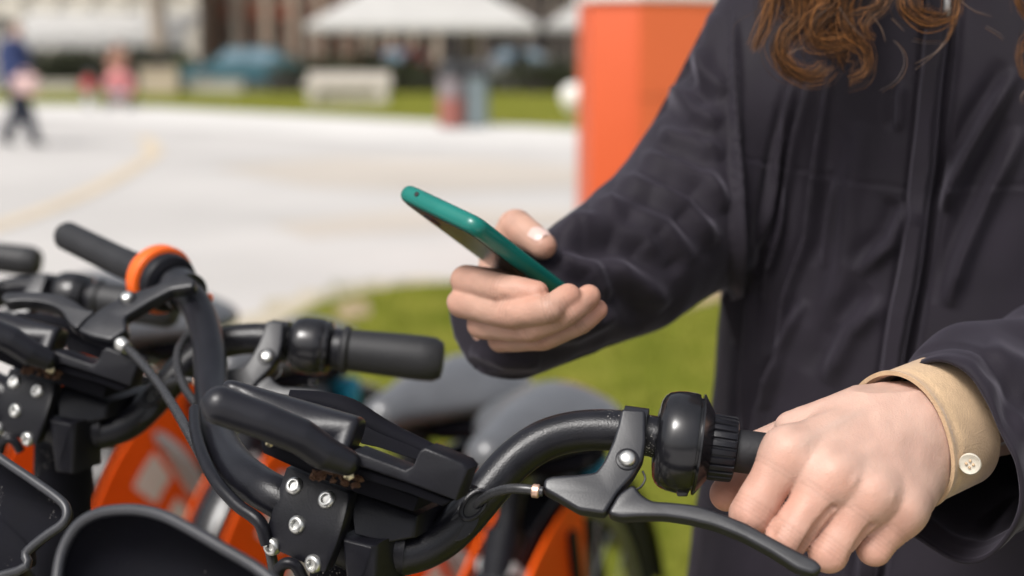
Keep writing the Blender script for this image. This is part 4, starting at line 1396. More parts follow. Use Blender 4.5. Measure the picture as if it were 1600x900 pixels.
SK0 = np.array([.525, .352, .282]); SKR = np.array([.50, .235, .160]); SKN = np.array([.66, .47, .41])


def skin_tint(V, reds, nails=(), pale=()):
    w = np.zeros(len(V))
    for c, r, s_ in reds: w = np.maximum(w, s_ * blob(V, c, r))
    col = SK0 * (1 - w[:, None]) + SKR * w[:, None]
    for c, r in nails:
        n_ = np.clip(blob(V, c, r) * 2.2 - .6, 0, 1)
        col = col * (1 - n_[:, None]) + SKN * n_[:, None]
    return np.concatenate([col, np.ones((len(V), 1))], axis=1)


ext = [at(*q) for f in FI.values() for q in f] + [at(*q) for q in LTH] + [LW, at(1500, 640, .83), at(1500, 740, .80)]
lo, hi = bounds(ext, .024)
LV, LF = surfnets(left_hand, lo, hi, .00105)
reds = []
for n_ in FI:
    q = FI[n_]
    reds.append((T(at(q[0][0] - 4, q[0][1] + 16, q[0][2] - .012)), .011, .42))
    reds.append((T(at(*q[1])), .018, .70))
    reds.append((T(at(*q[0]).lerp(at(*q[1]), .55)), .017, .70))
reds += [(T(at(1136, 772, .795)), .025, .9), (T(at(1265, 735, .72)), .009, .35), (T(at(1325, 762, .72)), .010, .5), (T(at(1388, 792, .73)), .009, .35)]


def vert_normals(V, Fq):
    n_ = np.cross(V[Fq[:, 2]] - V[Fq[:, 0]], V[Fq[:, 3]] - V[Fq[:, 1]])
    N_ = np.zeros_like(V)
    for k_ in range(4): np.add.at(N_, Fq[:, k_], n_)
    return N_ / (np.linalg.norm(N_, axis=1)[:, None] + 1e-12)


def groove(V, p, axis, width, depth, reach):
    # a transverse skin fold round a finger at p
    d_ = V - np.array(p)
    a_ = d_ @ np.array(axis)
    r_ = np.sqrt(np.maximum((d_ ** 2).sum(1) - a_ ** 2, 0))
    return -depth * np.exp(-(a_ / width) ** 2) * (r_ < reach)


def ridge(V, pts, width, h):
    best = np.full(len(V), 1e9)
    for i in range(len(pts) - 1):
        a_, b_ = np.array(pts[i]), np.array(pts[i + 1])
        t_ = np.clip(((V - a_) @ (b_ - a_)) / ((b_ - a_) @ (b_ - a_)), 0, 1)
        best = np.minimum(best, np.linalg.norm(V - a_ - t_[:, None] * (b_ - a_), axis=1))
    return h * np.exp(-(best / width) ** 2)


LN = vert_normals(LV, LF)
dl_ = np.zeros(len(LV))
for n_ in FI:                                   # tendons running from knuckle to wrist
    q0, m0 = FI[n_][0], MC[n_]
    a_, b_ = at(q0[0] + 6, q0[1] - 8, q0[2] - .011), at(m0[0], m0[1], m0[2] - .015)
    dl_ += ridge(LV, [T(a_), T(a_.lerp(b_, .6))], .0042, .0009)
    p1_, p0_ = at(*FI[n_][1]), at(*FI[n_][0])
    ax_ = (p1_ - p0_).normalized()
    for o_ in (-.0022, 0, .0021, .0044): dl_ += groove(LV, p1_ + ax_ * (o_ - .004), ax_, .00055, .00022, .016)
    for o_ in (.010, .0125): dl_ += groove(LV, p0_ + ax_ * o_, ax_, .0008, .00018, .014)
vein = [[(1250, 700, .727), (1290, 668, .742), (1340, 650, .760)], [(1335, 755, .722), (1345, 720, .738), (1375, 690, .756), (1382, 650, .768)], [(1392, 775, .728), (1400, 735, .748), (1375, 690, .756)]]
for v_ in vein: dl_ += ridge(LV, [T(at(*q)) for q in v_], .0024, .0006)
dl_ += .00022 * vnoise_(LV, 300, 4) + .00035 * vnoise_(LV, 110, 6)
LV = LV + LN * dl_[:, None]
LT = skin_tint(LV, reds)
bz = np.zeros(len(LV))
for v_ in vein: bz += ridge(LV, [T(at(*q)) for q in v_], .0034, .16)
blt = .5 + .5 * vnoise_(LV, 130, 9)
LT[:, :3] *= (1 - bz[:, None] * np.array([.55, .22, .10])) * (1 - .10 * blt[:, None] * np.array([.3, 1, 1])) * (1 + .22 * np.clip(dl_[:, None] / .0005, -1, .3))  # grooves darkened and ridges lightened in the tint, standing in for shade

# right hand, cupping the phone from behind
RW = at(784, 506, .968)
RI = dict(
    index=[(800, 448, .950), (728, 438, .905), (786, 451, .872), (838, 459, .862)],
    middle=[(806, 474, .950), (722, 473, .905), (800, 490, .868), (858, 483, .852), (888, 463, .858)],
    ring=[(812, 500, .952), (752, 507, .908), (828, 513, .872), (888, 488, .858), (920, 463, .866)],
    pinky=[(818, 522, .955), (782, 530, .918), (850, 528, .886), (908, 504, .872), (933, 484, .874)])
RR = dict(index=[.0108, .0100, .0094, .0080], middle=[.0108, .0098, .0094, .0088, .0078], ring=[.0105, .0094, .0090, .0084, .0074], pinky=[.0098, .0086, .0080, .0074, .0066])
RTH = [(778, 470, .975), (780, 408, .985), (806, 354, .972), (848, 384, .950)]
RTR = [.016, .0140, .0122, .0092]
FORE_R0, FORE_R1 = at(796, 498, .975), at(1085, 335, 1.10)


def right_hand(P):
    fing = None
    for n_ in RI:
        d = chain(P, [T(at(*q)) for q in RI[n_]], RR[n_])
        fing = d if fing is None else smin(fing, d, .0016)
    palm = None
    for n_, w_ in (('index', (778, 478, .985)), ('middle', (782, 490, .985)), ('ring', (786, 502, .985)), ('pinky', (790, 515, .985))):
        d = rc(P, T(at(*w_)), T(at(*RI[n_][0])), .0145, RR[n_][0])
        palm = d if palm is None else smin(palm, d, .009)
    d = smin(palm, fing, .004)
    th = chain(P, [T(at(*q)) for q in RTH], RTR)
    # flatten the thumb under its nail
    d = smin(d, th, .005)
    d = smin(d, rc(P, T(at(785, 495, .985)), T(RW), .022, .022), .012)
    return smin(d, rc(P, T(FORE_R0), T(FORE_R0 + (FORE_R1 - FORE_R0) * .35), .022, .026), .012)


ext = [at(*q) for f in RI.values() for q in f] + [at(*q) for q in RTH] + [RW, FORE_R0, FORE_R0 + (FORE_R1 - FORE_R0) * .3]
lo, hi = bounds(ext, .026)
RV, RF = surfnets(right_hand, lo, hi, .00115)
reds = [(T(at(*RI[n_][-1])), .011, .75) for n_ in RI] + [(T(at(*RI[n_][1])), .011, .35) for n_ in RI] + [(T(at(*RI[n_][2])), .009, .3) for n_ in RI]
reds += [(T(at(862, 394, .945)), .008, .6), (T(at(800, 372, .965)), .010, .45)]
RN = vert_normals(RV, RF)
dr2 = .00022 * vnoise_(RV, 300, 14) + .0003 * vnoise_(RV, 110, 16)
for n_ in RI:
    P_ = [at(*q) for q in RI[n_]]
    for i in range(1, len(P_) - 1):
        ax_ = (P_[i + 1] - P_[i - 1]).normalized()
        for o_ in (-.0016, .0008, .0030): dr2 += groove(RV, P_[i] + ax_ * o_, ax_, .0006, .00030, .014)
P_ = [at(*q) for q in RTH]
ax_ = (P_[3] - P_[2]).normalized()
for o_ in (.002, .0045, .007): dr2 += groove(RV, P_[2] + ax_ * o_, ax_, .0006, .00035, .016)
RV = RV + RN * dr2[:, None]
SKW = SK0.copy(); SK0 = np.array([.485, .300, .226])
RT = skin_tint(RV, reds)
SK0 = SKW
blt = .5 + .5 * vnoise_(RV, 130, 19)
RT[:, :3] *= (1 - .10 * blt[:, None] * np.array([.3, 1, 1])) * (1 + .25 * np.clip(dr2[:, None] / .0006, -1, .3))  # crease shade of the fingers painted into the skin colour


# the rest of the body, coarse where clothing covers it
def body_sdf(P):
    tor = rc(P, T(pb(0, 0, 1.02)), T(pb(0, 0, 1.26)), .085, .085)
    for s_ in (-1, 1):
        tor = smin(tor, rc(P, T(pb(s_ * .06, 0, .95)), T(pb(s_ * .07, 0, 1.28)), .075, .075), .05)
        tor = smin(tor, rc(P, T(pb(s_ * .05, 0, 1.38)), T(pb(s_ * .10, 0, 1.375)), .05, .045), .05)
        tor = smin(tor, chain(P, [T(pb(s_ * .09, 0, .90)), T(pb(s_ * .10, .02, .50)), T(pb(s_ * .11, -.01, .09))], [.085, .058, .042]), .04)
        tor = smin(tor, rc(P, T(pb(s_ * .11, -.02, .045)), T(pb(s_ * .125, .15, .03)), .036, .028), .03)
    d = smin(tor, rc(P, T(pb(0, 0, 1.40)), T(pb(0, .015, 1.53)), .056, .052), .03)
    hc = pb(0, .035, 1.63)
    d = smin(d, ell(P, T(hc), .094, .077, .118, math.atan2(PF.y, PF.x)), .02)
    d = smin(d, ell(P, T(pb(0, .07, 1.565)), .052, .055, .05, math.atan2(PF.y, PF.x)), .03)
    d = smin(d, rc(P, T(pb(0, .125, 1.645)), T(pb(0, .147, 1.610)), .008, .012), .012)      # nose
    for s_ in (-1, 1):
        d = smax(d, -(np.sqrt((P[0] - pb(s_ * .032, .135, 1.645).x) ** 2 + (P[1] - pb(s_ * .032, .135, 1.645).y) ** 2 + (P[2] - 1.645) ** 2) - .014), .012)
        d = smin(d, ell(P, T(pb(s_ * .034, .112, 1.643)), .012, .012, .010), .004)           # eyes
        d = smin(d, ell(P, T(pb(s_ * .080, .02, 1.625)), .018, .010, .030, math.atan2(PF.y, PF.x)), .006)
    d = smin(d, rc(P, T(pb(-.018, .125, 1.575)), T(pb(.018, .125, 1.575)), .008, .008), .006)
    ra = chain(P, [T(pb(.115, -.01, 1.365)), T(at(1090, 345, 1.13)), T(FORE_R0)], [.050, .040, .024])
    la = chain(P, [T(pb(-.165, -.01, 1.375)), T(at(1830, 560, 1.0)), T(LW)], [.050, .040, .0245])
    return smin(d, np.minimum(ra, la), .02)


lo, hi = bounds([pb(.26, .25, 0), pb(-.30, -.2, 1.78), pb(.2, .2, 1), LW, RW, pb(-.3, .3, 1), at(1830, 560, 1.0)], .05)
BV, BF = surfnets(body_sdf, lo, hi, .0105)


def join_meshes(parts):
    """Exact union of closed meshes, so that the body is one continuous skin."""
    obs = []
    for k_, (V, Fc, Tn) in enumerate(parts):
        me = bpy.data.meshes.new('tmp')
        me.from_pydata(V.tolist(), [], Fc.tolist())
        a = me.color_attributes.new('tint', 'FLOAT_COLOR', 'POINT')
        a.data.foreach_set('color', np.asarray(Tn, dtype=np.float32).ravel())
        o = bpy.data.objects.new('tmp', me); COL.objects.link(o); obs.append(o)
    for o in obs[1:]:
        md = obs[0].modifiers.new('u', 'BOOLEAN'); md.operation = 'UNION'; md.object = o
        md.solver = 'MANIFOLD' if 'MANIFOLD' in [i.identifier for i in md.bl_rna.properties['solver'].enum_items] else 'EXACT'
    dg = bpy.context.evaluated_depsgraph_get()
    me = bpy.data.meshes.new_from_object(obs[0].evaluated_get(dg))
    for o in obs: bpy.data.objects.remove(o)
    return me


BT = skin_tint(BV, [])
lipc = np.array(T(pb(0, .13, 1.575)))
BT[:, :3] = BT[:, :3] * (1 - .6 * blob(BV, lipc, .016)[:, None]) + np.array([.45, .16, .13]) * .6 * blob(BV, lipc, .016)[:, None]
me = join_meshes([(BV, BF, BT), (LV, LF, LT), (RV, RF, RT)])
inv = WM[person.name].inverted()
me.transform(inv)
me.polygons.foreach_set('use_smooth', [True] * len(me.polygons))
me.materials.clear(); me.materials.append(M['skin'])
me.name = 'body'
body = bpy.data.objects.new('body', me)
COL.objects.link(body); body.parent = person; WM[body.name] = WM[person.name]

# thumb nail: a thin curved plate set into the skin
M['nail'] = mat('finger_nail', (.64, .46, .41), .34, var=.05, scale=200, coat=.4)


def nail(c, axis, n, L_, W_, parent=body):
    axis = axis.normalized(); n = (n - axis * n.dot(axis)).normalized(); w = axis.cross(n)
    V_, F2 = [], []
    for i in range(9):
        for j in range(9):
            u, v = i / 4 - 1, j / 4 - 1
            s_ = (1 - abs(u) ** 4 * .35)
            x = u * L_; y = v * W_ * s_
            V_.append(c + axis * x + w * y - n * (.0027 * v * v + .0006 * u * u))
    for i in range(8):
        for j in range(8): F2.append([i * 9 + j, i * 9 + j + 1, i * 9 + j + 10, i * 9 + j + 9])
    return mesh_obj('nail', V_, F2, M['nail'], parent)


t1, t2 = at(*RTH[2]), at(*RTH[3])
tax = (t2 - t1).normalized()
tn = ((CAM - t2).normalized() * .9 + Vector((.40, 0, .25))).normalized()
tn = (tn - tax * tn.dot(tax)).normalized()
nail(t2 - tax * .0042 + tn * .0105, tax, tn, .0072, .0066)

# jacket -------------------------------------------------------------
M['jacket'] = mat('jacket_cloth', (.0130, .0100, .0158), .74, var=.16, scale=26, bump=.16, bscale=1400, sheen=.18, spec=.25, wrinkle=.35)
RSH, RELB, RCUF = pb(.112, -.01, 1.36), at(1082, 330, 1.10), at(758, 512, .962)
LSH, LELB = pb(-.175, -.01, 1.365), at(1850, 560, 1.02)


CUF_E = (RCUF - at(890, 455, 1.0)).normalized()
CUF_O = RCUF + CUF_E * .009


def tor_axis(P):
    x, y = P[0] - PC.x, P[1] - PC.y
    return x * PR.x + y * PR.y, x * PF.x + y * PF.y


def jacket_sdf(P):
    u, v = tor_axis(P)
    z = P[2] + 0 * u
    a = np.interp(z, [.70, .86, 1.0, 1.12, 1.25, 1.34, 1.42, 1.46], [.212, .198, .182, .174, .170, .150, .105, .070]).astype(np.float32)
    b = np.interp(z, [.70, .86, 1.0, 1.12, 1.25, 1.34, 1.42, 1.46], [.172, .158, .142, .134, .130, .118, .090, .072]).astype(np.float32)
    q = (np.abs(u / a) ** 2.3 + np.abs(v / b) ** 2.3 + 1e-9) ** (1 / 2.3)
    d = (q - 1) * np.minimum(a, b)
    d = smax(d, .70 - z, .02); d = smax(d, z - 1.47, .02)
    d = smin(d, rc(P, T(pb(-.12, -.01, 1.37)), T(pb(.085, -.01, 1.37)), .060, .055), .05)
    arm = rc(P, T(RSH), T(RELB), .055, .058)
    fa = chain(P, [T(RELB), T(at(985, 405, 1.04)), T(at(890, 455, 1.0)), T(at(800, 506, .970)), T(RCUF)], [.060, .0555, .047, .0385, .0345])
    fa = smin(fa, rc(P, T(RCUF), T(RCUF + CUF_E * .03), .0345, .0355), .004)
    fa = smax(fa, (P[0] - CUF_O.x) * CUF_E.x + (P[1] - CUF_O.y) * CUF_E.y + (P[2] - CUF_O.z) * CUF_E.z, .005)
    arm = smin(arm, fa, .02)
    la = rc(P, T(LSH), T(LELB), .068, .064)
    return smin(smin(d, arm, .018), la, .018)


lo, hi = bounds([pb(.23, .2, .68), pb(-.23, -.2, 1.5), RCUF, RELB, LELB, LSH, RSH, pb(.2, .2, .68), pb(-.2, .2, 1.4)], .075)
V, F_ = surfnets(jacket_sdf, lo, hi, .0048)


def subdivide(V, F_):
    me = bpy.data.meshes.new('t'); me.from_pydata(V.tolist(), [], F_.tolist())
    o = bpy.data.objects.new('t', me); COL.objects.link(o)
    md = o.modifiers.new('s', 'SUBSURF'); md.levels = 1; md.render_levels = 1
    m2 = bpy.data.meshes.new_from_object(o.evaluated_get(bpy.context.evaluated_depsgraph_get()))
    bpy.data.objects.remove(o)
    n_ = len(m2.vertices)
    V2 = np.empty(n_ * 3); m2.vertices.foreach_get('co', V2)
    N2 = np.empty(n_ * 3); m2.vertex_normals.foreach_get('vector', N2)
    Fq = np.empty(len(m2.loops), dtype=int); m2.loops.foreach_get('vertex_index', Fq)
    return V2.reshape(-1, 3), N2.reshape(-1, 3), Fq.reshape(-1, 4)


V, Nn, F_ = subdivide(V, F_)


def seg_dist(px, py, line):
    best = np.full(px.shape, 1e9); tt = np.zeros(px.shape)
    L_ = np.array(line, float)
    for i in range(len(L_) - 1):
        a, b = L_[i, :2], L_[i + 1, :2]
        ab = b - a; den = (ab ** 2).sum()
        t = np.clip(((px - a[0]) * ab[0] + (py - a[1]) * ab[1]) / den, 0, 1)
        sgn = np.sign(ab[0] * (py - a[1]) - ab[1] * (px - a[0]))
        dd = np.hypot(px - a[0] - t * ab[0], py - a[1] - t * ab[1])
        m_ = dd < np.abs(best)
        best = np.where(m_, dd * np.where(sgn == 0, 1, sgn), best)
        tt = np.where(m_, (i + t) / (len(L_) - 1), tt)
    return best, tt


def fade(t): return np.clip(np.minimum(t, 1 - t) * 5, 0, 1) ** .7


def vnoise(P, s, seed):
    """Smooth sum-of-sines noise."""
    r = np.random.default_rng(seed)
    o = np.zeros(len(P))
    for _ in range(7):
        k_ = r.normal(size=3) * s
        o += np.sin(P @ k_ + r.uniform(0, 6.28))
    return o / 7


px, py, dd = project(V)
facing = (np.einsum('ij,ij->i', np.array(CAM) - V, Nn) > 0)
disp = np.zeros(len(V))
# pleats hanging down the chest (line, half width px, height m)
pleats = [
    ([(1302, 100), (1276, 262), (1262, 373), (1232, 460), (1205, 560)], 9, .0050), ([(1268, 118), (1238, 262), (1208, 392), (1196, 470)], 9, .0048),
    ([(1243, 124), (1215, 249), (1192, 392)], 8, .0040), ([(1306, 275), (1294, 340), (1283, 420)], 9, .0030), ([(1409, 130), (1404, 205)], 9, .0025),
    ([(1215, 560), (1190, 640), (1180, 720)], 12, .004), ([(1255, 470), (1222, 545), (1200, 640)], 11, .0045), ([(1180, 420), (1168, 560), (1160, 680)], 9, .0035),
    ([(1590, 110), (1540, 190), (1490, 280), (1470, 330)], 16, .006), ([(1600, 200), (1548, 300), (1505, 400), (1480, 480)], 18, .005),
    ([(1420, 320), (1412, 340), (1395, 380), (1340, 430)], 16, .004), ([(1150, 20), (1147, 200), (1146, 420), (1150, 540)], 9, .006),
    ([(1380, 470), (1330, 520), (1290, 600)], 22, .004), ([(1345, 190), (1330, 300), (1320, 420), (1290, 520)], 26, .003)]
onTor = facing & (px > 1140)
u_, v_ = tor_axis((V[:, 0], V[:, 1], V[:, 2]))
onTorso = onTor & (v_ > .0)
for ln, w, h in pleats:
    w *= .72
    s_, t = seg_dist(px, py, ln)
    disp += np.where(onTorso, 2.1 * h * fade(t) * (np.exp(-(s_ / w) ** 2) - .55 * np.exp(-((s_ - 2.0 * w) / (w * 1.3)) ** 2)), 0)
# zip placket: raised flap with a deep groove on its far side
s_, t = seg_dist(px, py, [(1470, -60), (1462, 60), (1449, 180), (1437, 300), (1424, 400), (1406, 500), (1390, 600), (1370, 760), (1350, 900)])
disp += np.where(onTorso, .0055 * np.exp(-(s_ / 9) ** 2) - .012 * np.exp(-((s_ + 24) / 11) ** 2) - .004 * np.exp(-((s_ - 18) / 6) ** 2), 0)
# stitched yoke seam
s_, t = seg_dist(px, py, [(1160, 246), (1260, 268), (1330, 283), (1420, 296), (1500, 291), (1640, 292)])
disp += np.where(onTorso, -.0016 * np.exp(-(s_ / 2.6) ** 2) + .0007 * np.exp(-((s_ - 6) / 4) ** 2), 0)
# creases of the bent right sleeve
slv = [([(868, 372), (905, 352), (960, 352), (1010, 372), (1050, 415)], 20, .011), ([(870, 402), (925, 420), (958, 470)], 18, .009), ([(920, 322), (985, 325), (1040, 350), (1088, 405)], 20, .011),
       ([(962, 288), (1020, 296), (1075, 325), (1115, 385)], 19, .011), ([(1000, 250), (1050, 258), (1100, 280), (1135, 330)], 18, .010), ([(1030, 208), (1080, 218), (1130, 248)], 18, .008),
       ([(862, 430), (892, 460), (908, 512)], 16, .006), ([(1055, 130), (1090, 178), (1125, 200)], 20, .008), ([(1080, 70), (1108, 118), (1135, 150)], 18, .007),
       ([(840, 528), (900, 522), (965, 492)], 16, .005), ([(735, 545), (790, 566), (845, 568)], 14, .005), ([(950, 400), (1005, 442), (1040, 480)], 22, .008), ([(1120, 20), (1105, 90), (1095, 150)], 14, .006)]
onArm = (px < 1148) & (facing | True)
for ln, w, h in slv:
    w *= .82
    s_, t = seg_dist(px, py, ln)
    disp += np.where(onArm & facing, h * fade(t) * (np.exp(-(s_ / w) ** 2) - .7 * np.exp(-((s_ - 2.1 * w) / (w * 1.2)) ** 2)), 0)
disp += .0022 * vnoise(V, 24, 1) + .0010 * vnoise(V, 60, 2) + .0005 * vnoise(V, 130, 5)
V = V + Nn * disp[:, None]
jk = mesh_obj('jacket', V, F_, M['jacket'], person, sharp=None)

# flap over the zip, a strip of its own with crisp edges and a row of stitches
from mathutils.bvhtree import BVHTree
bvh = BVHTree.FromPolygons([tuple(v) for v in V], [list(map(int, f)) for f in F_])
pl_line = spline([(1472, -90), (1463, 60), (1450, 180), (1438, 300), (1425, 400), (1407, 500), (1391, 600), (1371, 760), (1350, 930)], 14)


def on_jacket(x, y, lift):
    d_ = (at(x, y, 1.0) - CAM).normalized()
    h_ = bvh.ray_cast(CAM + d_ * .80, d_)
    return (h_[0] + h_[1] * lift) if h_[0] is not None else None


cols = [(-13, .0002), (-12, .0034), (-8, .0042), (0, .0046), (8, .0042), (12, .0034), (13, .0002)]
rows_, pv_, pf_ = [], [], []
for q in pl_line:
    r_ = [on_jacket(q[0] + c_, q[1], l_ + .0006 * math.sin(q[1] * .03 + c_ * .1)) for c_, l_ in cols]
    if None not in r_: rows_.append(r_)
for _ in range(3):                              # relax the strip along its length
    rows_ = [rows_[0]] + [[(rows_[i - 1][j] + rows_[i][j] * 2 + rows_[i + 1][j]) / 4 for j in range(len(cols))] for i in range(1, len(rows_) - 1)] + [rows_[-1]]
for r_ in rows_: pv_ += r_
nc = len(cols)
for i in range(len(rows_) - 1):
    for j in range(nc - 1): pf_.append([i * nc + j, (i + 1) * nc + j, (i + 1) * nc + j + 1, i * nc + j + 1])
mesh_obj('zip_flap', pv_, pf_, M['jacket'], jk, sharp=50)
M['thread'] = mat('stitching_thread', (.06, .052, .07), .7)
th_ = MB()
for i in range(0, len(rows_) - 1):
    for j in (2, 4):
        a_, b_ = rows_[i][j], rows_[i + 1][j]
        for t_ in (.0, .5):
            p_ = a_.lerp(b_, t_ + .06); q_ = a_.lerp(b_, t_ + .38)
            up_ = (CAM - p_).normalized() * .0004
            th_.add(tube([p_ + up_, q_ + up_], .00032, 4))
tag(th_.build('stitches', M['thread'], jk), kind='stuff')

# left sleeve: an open cloth tube hanging round the wrist
M['cuff'] = mat('tan_corduroy_cuff', (.51, .355, .215), .85, var=.10, scale=90, bump=.35, bscale=900, sheen=.3)


def cloth_tube(rings, th, n=96):
    """rings: list of (centre, axis, radius fn(angle)); returns a closed shell with thickness th."""
    V_, F2 = [], []
    m_ = len(rings)
    for layer in (0, 1):
        for c, ax_, rf in rings:
            ax_ = ax_.normalized()
            u = (UPZ - ax_ * UPZ.dot(ax_)).normalized(); w = ax_.cross(u)
            for k_ in range(n):
                a = 2 * math.pi * k_ / n
                r = rf(a) - layer * th
                V_.append(c + (u * math.cos(a) + w * math.sin(a)) * r)
    for layer in (0, 1):
        o_ = layer * m_ * n
        for i in range(m_ - 1):
            for k_ in range(n):
                q = [o_ + i * n + k_, o_ + i * n + (k_ + 1) % n, o_ + (i + 1) * n + (k_ + 1) % n, o_ + (i + 1) * n + k_]
                F2.append(q if layer else q[::-1])
    for i in (0, m_ - 1):
        for k_ in range(n):
            q = [i * n + k_, i * n + (k_ + 1) % n, m_ * n + i * n + (k_ + 1) % n, m_ * n + i * n + k_]
            F2.append(q if i == 0 else q[::-1])
    return V_, F2


c0 = at(1402, 690, .796)
axc = (at(1500, 648, .830) - c0).normalized()          # from the hand up into the sleeve
Rc = .0378
rings = []
for i in range(28):
    t = i / 27
    rings.append((c0 + axc * (.044 * t) + Vector((0, 0, .0)), axc,
                  (lambda tt: (lambda a: Rc * (1 + .03 * math.cos(2 * a + .4)) + .0012 * math.sin(3 * a + 1) + (.0012 if tt < .06 else 0) - .0007 * math.exp(-((tt - .16) / .05) ** 2) ))(t)))
Vc, Fc2 = cloth_tube(rings, .0024)
cuff = mesh_obj('shirt_cuff', Vc, Fc2, M['cuff'], person, sharp=55)
# button
bc = at(1516, 724, .772)
bn = (CAM - bc).normalized() * .9 + Vector((-.1, 0, -.2)); bn.normalize()
M['button'] = mat('shell_button', (.52, .48, .40), .25, var=.25, scale=160, coat=.5)
bt = MB().add(lathe(bc - bn * .001, bc + bn, [(0, .0050), (.001, .0058), (.0026, .0060), (.0034, .0054), (.0030, .0044), (.0026, .0030), (.0026, .0004)], 28)).build('button', M['button'], cuff)
th_ = MB()
u = bn.orthogonal().normalized(); w = bn.cross(u)
for s_ in ((1, 1), (1, -1), (-1, 1), (-1, -1)): th_.add(ball(bc + bn * .0022 + (u * s_[0] + w * s_[1]) * .0013, .0009, sub=1))
th_.build('thread', M['cuff'], cuff)

s0 = at(1458, 718, .810)
axs = (at(1640, 640, .865) - s0).normalized()
rings = []
for i in range(96):
    t = i / 95
    c = s0.lerp(LELB, t) + UPZ * (.010 * math.sin(t * 3.14))

    def rf(a, t=t):
        r = .0555 + .010 * t
        r += .004 * math.cos(a - 2.6) * (1 - t) + .003 * max(0, math.cos(a)) ** 2 * (1 - t)
        r += .0035 * math.sin(3 * a + 9 * t + 1.0) * (1 - .4 * t) + .0022 * math.sin(5 * a - 14 * t) + .0026 * math.sin(16 * t + 2 * a)
        r += .0016 if t < .03 else 0
        r -= .0022 * math.exp(-((t - .07) / .012) ** 2)
        return r
    d_ = (LELB - s0).normalized().lerp(axs, max(0, 1 - t * 3))
    rings.append((c, d_, rf))
Vs, Fs2 = cloth_tube(rings, .0022, 150)
Vs = np.array([tuple(v) for v in Vs])
ctr = np.array([T(c_) for c_, _, _ in rings])
ci = np.tile(np.repeat(np.arange(len(rings)), 150), 2)
rad_ = Vs - ctr[ci]; rad_ /= np.linalg.norm(rad_, axis=1)[:, None]
sx_, sy_, _ = project(Vs)
near_ = (rad_ @ np.array(FWD)) < .25
ds_ = .0026 * vnoise(Vs, 30, 41) + .0014 * vnoise(Vs, 75, 42) + .0006 * vnoise(Vs, 150, 43)
for ln, w, h in (([(1424, 585), (1470, 606), (1515, 655), (1545, 715)], 13, .0065), ([(1500, 560), (1545, 610), (1560, 690), (1558, 760)], 13, .006), ([(1600, 600), (1585, 700), (1560, 790), (1525, 845)], 15, .0055),
                 ([(1540, 545), (1590, 575), (1640, 640)], 14, .005), ([(1470, 640), (1500, 690), (1512, 750)], 10, .0035)):
    s_, t_ = seg_dist(sx_, sy_, ln)
    ds_ += np.where(near_, h * fade(t_) * (np.exp(-(s_ / w) ** 2) - .7 * np.exp(-((s_ - 2.0 * w) / (1.2 * w)) ** 2)), 0)
ds_ *= np.clip(ci / 5, .25, 1)
Vs = Vs + rad_ * ds_[:, None]
mesh_obj('sleeve', Vs, Fs2, M['jacket'], jk, sharp=None)

# zip pull and collar detail, trousers, shoes
zc = at(1480, 10, .955)
MB().add(box(zc, .004, .003, .012, bevel=.001)).build('zip_pull', M['steel'], jk)


def legs_sdf(P):
    d = None
    for s_ in (-1, 1):
        c_ = chain(P, [T(pb(s_ * .09, 0, .92)), T(pb(s_ * .10, .02, .50)), T(pb(s_ * .11, -.01, .085))], [.105, .078, .068])
        d = c_ if d is None else smin(d, c_, .03)
    d = smax(d, .07 - P[2], .01)
    return smax(d, P[2] - .98, .01)


lo, hi = bounds([pb(.24, .2, .05), pb(-.24, -.2, 1.0), pb(.24, -.2, 1), pb(-.24, .2, 0.05)], .03)
V, F_ = surfnets(legs_sdf, lo, hi, .011)
M['trouser'] = mat('dark_trousers', (.02, .02, .024), .8, var=.15, scale=40, bump=.2, bscale=900)
mesh_obj('trousers', V, F_, M['trouser'], person, sharp=None)


def shoe_sdf(P):
    d = None
    for s_ in (-1, 1):
        c_ = smin(rc(P, T(pb(s_ * .11, -.03, .05)), T(pb(s_ * .127, .17, .038)), .047, .040), rc(P, T(pb(s_ * .11, -.01, .09)), T(pb(s_ * .11, -.01, .06)), .05, .05), .02)
        d = c_ if d is None else np.minimum(d, c_)
    return smax(d, .004 - P[2], .004)


V, F_ = surfnets(shoe_sdf, bounds([pb(.2, .25, 0), pb(-.2, -.1, .15), pb(.2, -.1, 0), pb(-.2, .25, 0)], .03)[0], bounds([pb(.2, .25, 0), pb(-.2, -.1, .15), pb(.2, -.1, 0), pb(-.2, .25, 0)], .03)[1], .009)
mesh_obj('shoes', V, F_, M['black'], person, sharp=None)

# hair: locks of single strands -----------------------------------------------
M['hair'] = mat_tint('curly_hair', .42, var=.2, scale=300, spec=.3)
hv, hf, ht = [], [], []
hr = random.Random(11)


def strand(pts, r0, col):
    n_ = 4
    q = spline(pts, 5)
    V_, F2 = tube([Vector(p) for p in q], [r0, r0, r0 * .9, r0 * .35], n_, caps=False)
    o_ = len(hv)
    hv.extend(T(v) for v in V_); hf.extend([[i + o_ for i in f] for f in F2]); ht.extend([(*col, 1.0)] * len(V_))


